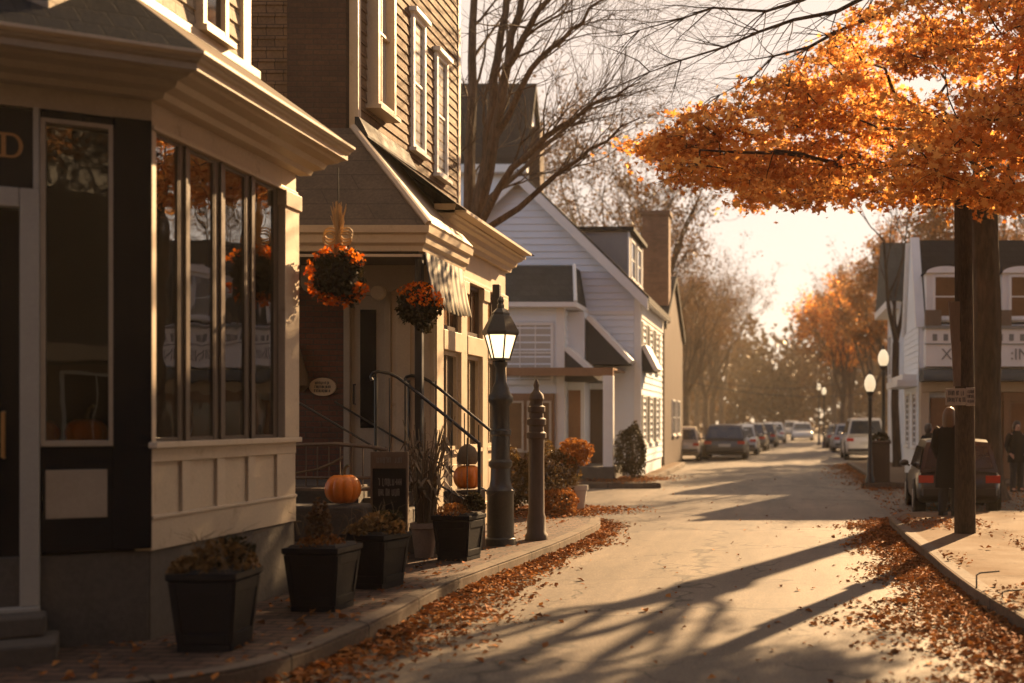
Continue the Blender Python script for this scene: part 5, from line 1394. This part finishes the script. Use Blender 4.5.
# woods closing the street
rn = np.random.default_rng(31)
cxs=[]
for k in range(150):
    x=rn.uniform(-75,75); y=rn.uniform(128,200); 
    if abs(x-1)<8 and y<150: y+=30
    cxs.append((x,y,rn.uniform(9,17.5),rn.uniform(2.6,5.),rn.choice([.5,1.,1.3])))
pp=[]
for (x,y,h,r_,dn) in cxs:
    n=int(420*dn); q=rn.normal(size=(n,3)); q/=np.linalg.norm(q,axis=1)[:,None]; q*=rn.uniform(.2,1.1,(n,1))**.6
    q=q*np.array([r_,r_,h*.46])+np.array([x,y,h*.54]); q=q[q[:,2]<18.3]; pp.append(q)
n=9000; q=np.stack([rn.uniform(-75,75,n),rn.uniform(140,195,n),np.abs(rn.normal(0,3.2,n))],1); pp.append(q[(np.abs(q[:,0]-1)>6)|(q[:,1]>155)])
ps=np.concatenate(pp)
wd = leaves('far_woods', ps, rn.uniform(.5,1.3,len(ps)), M['woods'], rn); tag(wd,'hazy golden brown woods closing the far end of the street','woods',kind='stuff')

# ------------------------------------------------------------------ the maple
mt = thing('maple_tree', (4.4,24.4,.0), 'big maple with orange leaves spreading over the street on the right', 'tree')
rg = random.Random(8); rn = np.random.default_rng(8)
tr_ = MB(); T0_ = Vector((4.4,24.4,-.1))
vs_t=[]; fs_t=[]; NS_=40; NR_=36
for i in range(NR_+1):
    z=-.1+6.8*i/NR_; r_=.295+.23*math.exp(-z/.38)+.012*math.sin(z*2.1); cx_=4.4+.05*math.sin(z*.5)-.02*z*.4; cy_=24.4-.015*z
    for k in range(NS_):
        a_=2*PI*k/NS_
        rr_=r_*(1+.035*math.sin(a_*9+1.3*math.sin(z*1.1))+.022*math.sin(a_*17+z*.9+math.sin(z*2.3))+.11*math.exp(-max(z,0)/.45)*math.sin(a_*5+.6))+rg.gauss(0,.004)
        vs_t.append((cx_+rr_*math.cos(a_),cy_+rr_*math.sin(a_),z))
for i in range(NR_):
    for k in range(NS_): fs_t.append((i*NS_+k,i*NS_+(k+1)%NS_,(i+1)*NS_+(k+1)%NS_,(i+1)*NS_+k))
tr_.add(vs_t,fs_t)
tr_.build('trunk', M['bark'], mt, smooth=True, fix=False)
fork = T0_+Vector((-.05,-.1,6.4))
limbs = []
br = MB()
def limb(a, b, r0, r1, sag=.0, n=9, sides=8, wob=.12):
    pts=[]; 
    for i in range(n+1):
        f=i/n; q=a.lerp(b,f)+Vector((0,0,sag*math.sin(PI*f)))
        if 0<i<n: q += Vector((rg.gauss(0,wob),rg.gauss(0,wob),rg.gauss(0,wob*.7)))
        pts.append(q)
    br.tube(pts,[r0+(r1-r0)*i/n for i in range(n+1)],sides,cap=False)
    return pts
ends = [((775,150,16),.2),((700,150,15.5),.18),((860,120,15),.2),((930,60,17),.2),((980,150,14.5),.16),((1080,120,16),.18),((850,40,19),.2),((950,-20,18),.18),((1060,-20,17),.16),((760,120,18.5),.16),((900,150,18.5),.18),((1020,60,17),.16)]
for (e,r_) in ends:
    pts = limb(fork+Vector((rg.uniform(-.1,.1),rg.uniform(-.1,.1),rg.uniform(-.5,.1))), P(*e), r_*.45, .012, .35)
    limbs += pts[2:]
poly = [(640,142),(672,118),(715,104),(745,92),(790,66),(840,36),(900,-20),(970,-40),(1060,-50),(1120,30),(1110,150),(1080,205),(1024,206),(965,196),(915,182),(850,176),(800,196),(768,204),(735,184),(690,170),(660,160)]
holes = [(928,84,24,18),(960,110,12,12),(780,95,9,6),(840,140,14,6),(985,25,14,10),(866,30,14,8),(812,132,13,7),(905,14,12,8),(745,152,12,5),(1000,60,12,8),(700,128,9,4),(836,104,9,6)]
def inside(x,y):
    c=False; j=len(poly)-1
    for i in range(len(poly)):
        xi,yi=poly[i]; xj,yj=poly[j]
        if (yi>y)!=(yj>y) and x<(xj-xi)*(y-yi)/(yj-yi)+xi: c=not c
        j=i
    return c
lp=[]; ls=[]; cand=[]
cnt=0; tries=0
while cnt<700 and tries<40000:
    tries+=1
    x=rg.uniform(640,1120); y=rg.uniform(-60,206)
    if not inside(x,y+4-rg.uniform(0,10)): continue
    if any(((x-a)/b)**2+((y-c)/d)**2<1.5 for a,c,b,d in holes): continue
    Y = rg.uniform(16.,19.5) if x<760 else rg.uniform(17.,24.) if x<900 else (rg.uniform(13.2,16.5) if rg.random()<.42 else rg.uniform(17.,20.5))
    c=P(x,y,Y)
    if c.x>5.3 and c.y>16.6: continue
    # foliage in layers, with open air between them
    if math.sin(c.z*4.6+c.x*.9+math.sin(c.y*.8)*1.5) < -.12: continue
    if math.sin(c.x*2.3+c.y*1.1)*math.sin(c.y*1.9-c.x) < -.5: continue
    if x>880 and x<1024 and rg.random()<.3: continue
    cand.append((c,x)); cnt+=1
for k in range(26):
    c=P(rg.uniform(915,1010),rg.uniform(110,205),rg.uniform(13.4,15.3)); cand.append((c,950.))
for k in range(46):
    x_=rg.uniform(680,1020); cand.append((P(x_,rg.uniform(178,205)-max(0,(760-x_)*.28),rg.uniform(15.5,18.5)),700.))
for k in range(48):
    cand.append((Vector((rg.uniform(-.6,1.7),rg.uniform(18,22.5),rg.uniform(5.75,6.7))),820.))
LA=np.array([tuple(q) for q in limbs]); nodes=list(limbs)
CP=np.array([tuple(c) for c,_ in cand]); best=np.full(len(cand),1e9); par=np.zeros(len(cand),int)
for i,q in enumerate(LA):
    d_=np.sum((CP-q)**2,1); m_=d_<best; best[m_]=d_[m_]; par[m_]=i
todo=np.ones(len(cand),bool)
for step in range(len(cand)):
    i=int(np.argmin(np.where(todo,best,1e9))); todo[i]=False
    c,x=cand[i]; a=nodes[par[i]]; L_=(c-a).length
    sd=Vector((rg.gauss(0,.12),rg.gauss(0,.12),rg.gauss(.08,.06)))*L_
    r0=.014 if L_<.9 else .02
    br.tube([a,a.lerp(c,.33)+sd*.8,a.lerp(c,.7)+sd*.6,c],[r0,r0*.8,r0*.55,.005],4,cap=False)
    nodes.append(c); k_=len(nodes)-1
    d_=np.sum((CP-np.array(c))**2,1)*1.25; m_=todo&(d_<best); best[m_]=d_[m_]; par[m_]=k_
    out=c-a; out.z=0; out=out.normalized() if out.length>.08 else Vector((-.6,-.8,0))
    side=Vector((-out.y,out.x,0)); R_=rg.uniform(.26,.56)
    nl=int(rg.uniform(34,64)*R_/.42)
    u=rn.normal(size=nl)*.6*R_+.2*R_; v=rn.normal(size=nl)*.45*R_; w=rn.normal(size=nl)*.05-.22*np.abs(u)**1.3-.1*np.abs(v)
    q=np.array(c)[None]+u[:,None]*np.array(out)[None]+v[:,None]*np.array(side)[None]; q[:,2]+=w
    lp.append(q); ls.append(np.clip(rn.normal(.098,.026,nl),.045,.15))
    for kk in range(4):
        j=rn.integers(0,nl); e=Vector(q[j]); br.tube([c,c.lerp(e,.5)+Vector((0,0,.03)),e],[.0045,.0035,.002],3,cap=False)
# long bare limbs of the maple's upper crown, reaching left
for (a,b) in (((950,-20,18),(650,72,18)),((950,-22,18),(640,30,17.5)),((940,-18,18),(720,95,18.5))):
    pts = limb(P(*a),P(*b),.05,.008,.1,8,5,.06)
    for q in pts[2:]:
        for kk in range(3):
            d=Vector((rg.uniform(-.9,-.1),rg.gauss(0,.3),rg.uniform(-.7,.3))); t_=[]
            branch(br, rg, q, d, rg.uniform(.5,1.1), .012, 4, 5, t_, -.03, .16, 3, .8, .003)
br.build('branches', M['bark'], mt, smooth=True, fix=False)
lp=np.concatenate(lp); ls=np.concatenate(ls)
print('maple leaves', len(lp))
leaves('leaves', lp, ls, M['maple'], rn, mt, flat=.12, shape='maple', droop=.8)

# ------------------------------------------------------------------ shrubs
def shrub(name, c, rx, rz, n, size, mat, label, cat='shrub', stem=None, seed=1, full=True, cone=0., group=None):
    rn = np.random.default_rng(seed); t = thing(name,(c[0],c[1],.13),label,cat,group)
    p = rn.normal(size=(n,3)); p/=np.linalg.norm(p,axis=1)[:,None]; lump=1+.12*np.sin(p[:,0]*5+seed)+.1*np.sin(p[:,2]*6+p[:,1]*4)
    p*= (rn.uniform(.5,1.05,n)**.5*lump)[:,None]
    if cone: p[:,:2]*=(1-cone*np.clip(p[:,2],-1,1))[:,None]
    p = p*np.array([rx,rx,rz])+np.array(c)
    leaves('foliage',p,rn.uniform(*size,n),M[mat],rn,t)
    m=MB()
    if stem: m.tube([(c[0],c[1],stem),(c[0]+.01,c[1],c[2])],[.035,.03],7)
    rr=random.Random(seed)
    for k in range(14):
        a=rr.uniform(0,6.28); z0=c[2]-rz*.8; m.tube([(c[0],c[1],z0),(c[0]+rx*.7*math.cos(a),c[1]+rx*.7*math.sin(a),c[2]+rz*rr.uniform(-.3,.7))],[.012,.004],4,cap=False)
    m.build('stems',M['stalk'],t,fix=False)
    return t
shrub('round_shrub',(-4.45,18.9,.72),.42,.55,2600,(.04,.075),'hedge','brown green round shrub in the corner bed right behind the turned post',seed=2)
shrub('round_shrub',(-3.85,19.2,.75),.46,.58,3000,(.04,.075),'hedge','wider sunlit rounded shrub in the corner bed beside the standard bush',seed=3)
shrub('standard_bush',(-3.42,19.4,1.16),.27,.24,1500,(.04,.07),'mum','orange topped ball bush on a short stem in the pale pot',stem=.5,seed=4)
shrub('low_shrub',(-3.55,18.75,.36),.30,.24,1100,(.035,.06),'mum','low pale orange shrub in front of the pale pot',seed=5)
shrub('topiary',(-3.8,29.9,.92),.40,.70,3000,(.05,.09),'darkleaf','dark egg shaped topiary on the far corner of the side street',stem=.1,seed=6,cone=.25)
m=MB(); m.lathe((-3.42,19.4,.15),[(.15,0),(.2,.36),(.22,.37),(.22,.45),(.19,.45),(.18,.40)],18); tag(m.build('pale_pot',M['curtain'],smooth=True),'pale round pot under the ball bush at the street corner','pot')
m=MB(); m.box(-4.9,-4.6,17.1,17.5,.15,.62); m.box(-4.95,-4.55,17.05,17.55,.62,.68); tag(m.build('timber_trough',M['timber'],bevel=.01),'small timber trough behind the lantern post','trough')

# ------------------------------------------------------------------ leaf litter
rn=np.random.default_rng(77)
def kerbleaves(path, n, ylo, yhi, spread, sgn, zbase):
    P2=np.array(path); seg=np.linalg.norm(np.diff(P2,axis=0),axis=1); ok=[i for i in range(len(seg)) if ylo<=P2[i,1]<=yhi and abs(P2[i,0])<9]
    w=seg[ok]/seg[ok].sum(); ii=rn.choice(ok,n,p=w); f=rn.uniform(0,1,n)[:,None]
    q=P2[ii]*(1-f)+P2[ii+1]*f; d=P2[ii+1]-P2[ii]; d/=np.linalg.norm(d,axis=1)[:,None]; nn=np.stack([d[:,1],-d[:,0]],1)
    e_=rn.exponential(1.,n); e_=np.where(e_>2.1,rn.uniform(0,1.6,n),e_); off=e_*spread(q[:,1])*(.9+.22*np.sin(q[:,1]*2.1)+.15*np.sin(q[:,1]*5.3)+.25*rn.normal(size=n))*sgn
    q=q+nn*np.abs(off)[:,None]*sgn
    z=zbase+.006+rn.uniform(0,1,n)*.055*np.exp(-np.abs(off)/.35)
    return np.stack([q[:,0],q[:,1],z],1)
A1=kerbleaves(LKs,9500,6.3,20.4,lambda y:np.where(y<12,.42,.2),1,0.)
A2=kerbleaves(RKs,17000,6.0,19.6,lambda y:np.where(y<11,.6,.33),1,0.)
A3=kerbleaves(RK2r,5000,28.,46,lambda y:np.full_like(y,.45),-1,0.) if False else kerbleaves(RK2,5000,28.,46,lambda y:np.full_like(y,.45),1,0.)
n=170; A4=np.stack([rn.uniform(-3.2,1.9,n),6+rn.exponential(9,n),np.full(n,.012)],1)
n=1300; A5=np.stack([rn.uniform(-6,-3.2,n),rn.uniform(6.8,19.5,n),np.full(n,.162)],1)
n=9000; xx=1.85+rn.exponential(2.2,n); yy=rn.uniform(8,19.4,n); kk=(np.sin(xx*2.1+yy*.9)+np.sin(yy*1.7-xx)+rn.normal(size=n)*.5)>.95; A6=np.stack([xx,yy,.162+rn.uniform(0,.02,n)],1)[kk]
n=5000; A7=np.stack([rn.normal(-3.9,.6,n),rn.normal(19.3,.5,n),.165+rn.uniform(0,.05,n)],1); A7=A7[(A7[:,1]<20.2)]
n=2500; A8=np.stack([rn.normal(-4.0,.6,n),rn.normal(30.0,.6,n),.14+rn.uniform(0,.06,n)],1)
n=3500; A9=np.stack([rn.uniform(2.,10,n),rn.uniform(19.8,28.3,n),.012+rn.uniform(0,.02,n)],1)
def okroad(a):
    return a
ALL=np.concatenate([A1,A2,A3,A4,A5,A6,A7,A8,A9])
lt_=leaves('fallen_leaves',ALL,np.clip(rn.lognormal(-2.98,.33,len(ALL)),.022,.11),M['litter'],rn,None,flat=.55); tag(lt_,'orange and brown fallen leaves drifted along both kerbs and pavements','leaves',kind='stuff')

# ------------------------------------------------------------------ air, sky, sun, camera
SUN_AZ, SUN_EL = 22., 26.
m=MB(); m.box(-272,272,-124,404,-1.1,19.)
hm,nt,b,out=newmat('warm_haze'); nt.nodes.remove(b)
pv=nt.nodes.new('ShaderNodeVolumePrincipled'); pv.inputs['Density'].default_value=.0008; pv.inputs['Color'].default_value=(.97,.84,.66,1); pv.inputs['Anisotropy'].default_value=.0
nt.links.new(pv.outputs[0],out.inputs['Volume'])
hz=m.build('haze',hm); tag(hz,'thin warm evening haze filling the street','haze',kind='stuff')
W=bpy.data.worlds.new('World'); S.world=W; W.use_nodes=True; nt=W.node_tree
sk=nt.nodes.new('ShaderNodeTexSky'); sk.sky_type='NISHITA'; sk.sun_disc=False; sk.sun_elevation=R(SUN_EL); sk.sun_rotation=R(SUN_AZ); sk.dust_density=.35; sk.air_density=.75; sk.ozone_density=.2
bg=nt.nodes['Background']; tc=nt.nodes.new('ShaderNodeTexCoord'); dt=nt.nodes.new('ShaderNodeVectorMath'); dt.operation='DOT_PRODUCT'; nt.links.new(tc.outputs['Generated'],dt.inputs[0])
dt.inputs[1].default_value=(math.sin(R(SUN_AZ))*math.cos(R(SUN_EL)),math.cos(R(SUN_AZ))*math.cos(R(SUN_EL)),math.sin(R(SUN_EL)))
mr=nt.nodes.new('ShaderNodeMapRange'); mr.interpolation_type='SMOOTHSTEP'; nt.links.new(dt.outputs['Value'],mr.inputs[0])
for i_,v_ in ((1,-.2),(2,.75),(3,.06),(4,.82)): mr.inputs[i_].default_value=v_
nt.links.new(mixc(nt,mr.outputs[0],sk.outputs[0],(6.2,5.0,4.0)),bg.inputs[0]); bg.inputs[1].default_value=.05
sl=bpy.data.lights.new('sun','SUN'); sl.energy=5.; sl.angle=R(.6); sl.color=(1.,.66,.35)
so=bpy.data.objects.new('sun',sl); COL.objects.link(so)
dv=Vector((math.sin(R(SUN_AZ))*math.cos(R(SUN_EL)),math.cos(R(SUN_AZ))*math.cos(R(SUN_EL)),math.sin(R(SUN_EL))))
so.rotation_euler=(-dv).to_track_quat('-Z','Y').to_euler()
cam=bpy.data.cameras.new('camera'); co=bpy.data.objects.new('camera',cam); COL.objects.link(co)
co.location=(0,0,CH); co.rotation_euler=(R(90),0,0)
cam.sensor_width=36.; cam.lens=FPX/1024*36.; cam.shift_x=-(VX-512)/1024; cam.shift_y=(VY-341.5)/1024
cam.clip_end=2000; cam.clip_start=.05
cam.dof.use_dof=True; cam.dof.focus_distance=14.; cam.dof.aperture_fstop=.95
S.camera=co
vs_=S.view_settings; vs_.view_transform='Standard'; vs_.look='None'; vs_.exposure=1.85; vs_.gamma=1.
vs_.use_curve_mapping=False
try:
    vs_.use_white_balance=True; vs_.white_balance_temperature=6850; vs_.white_balance_tint=10
except Exception as ex: print('wb',ex)
cy=S.cycles; cy.use_denoising=True; cy.max_bounces=8; cy.diffuse_bounces=4; cy.glossy_bounces=4; cy.transmission_bounces=4; cy.transparent_max_bounces=12; cy.volume_bounces=1
cy.sample_clamp_indirect=6.; cy.caustics_reflective=False; cy.caustics_refractive=False
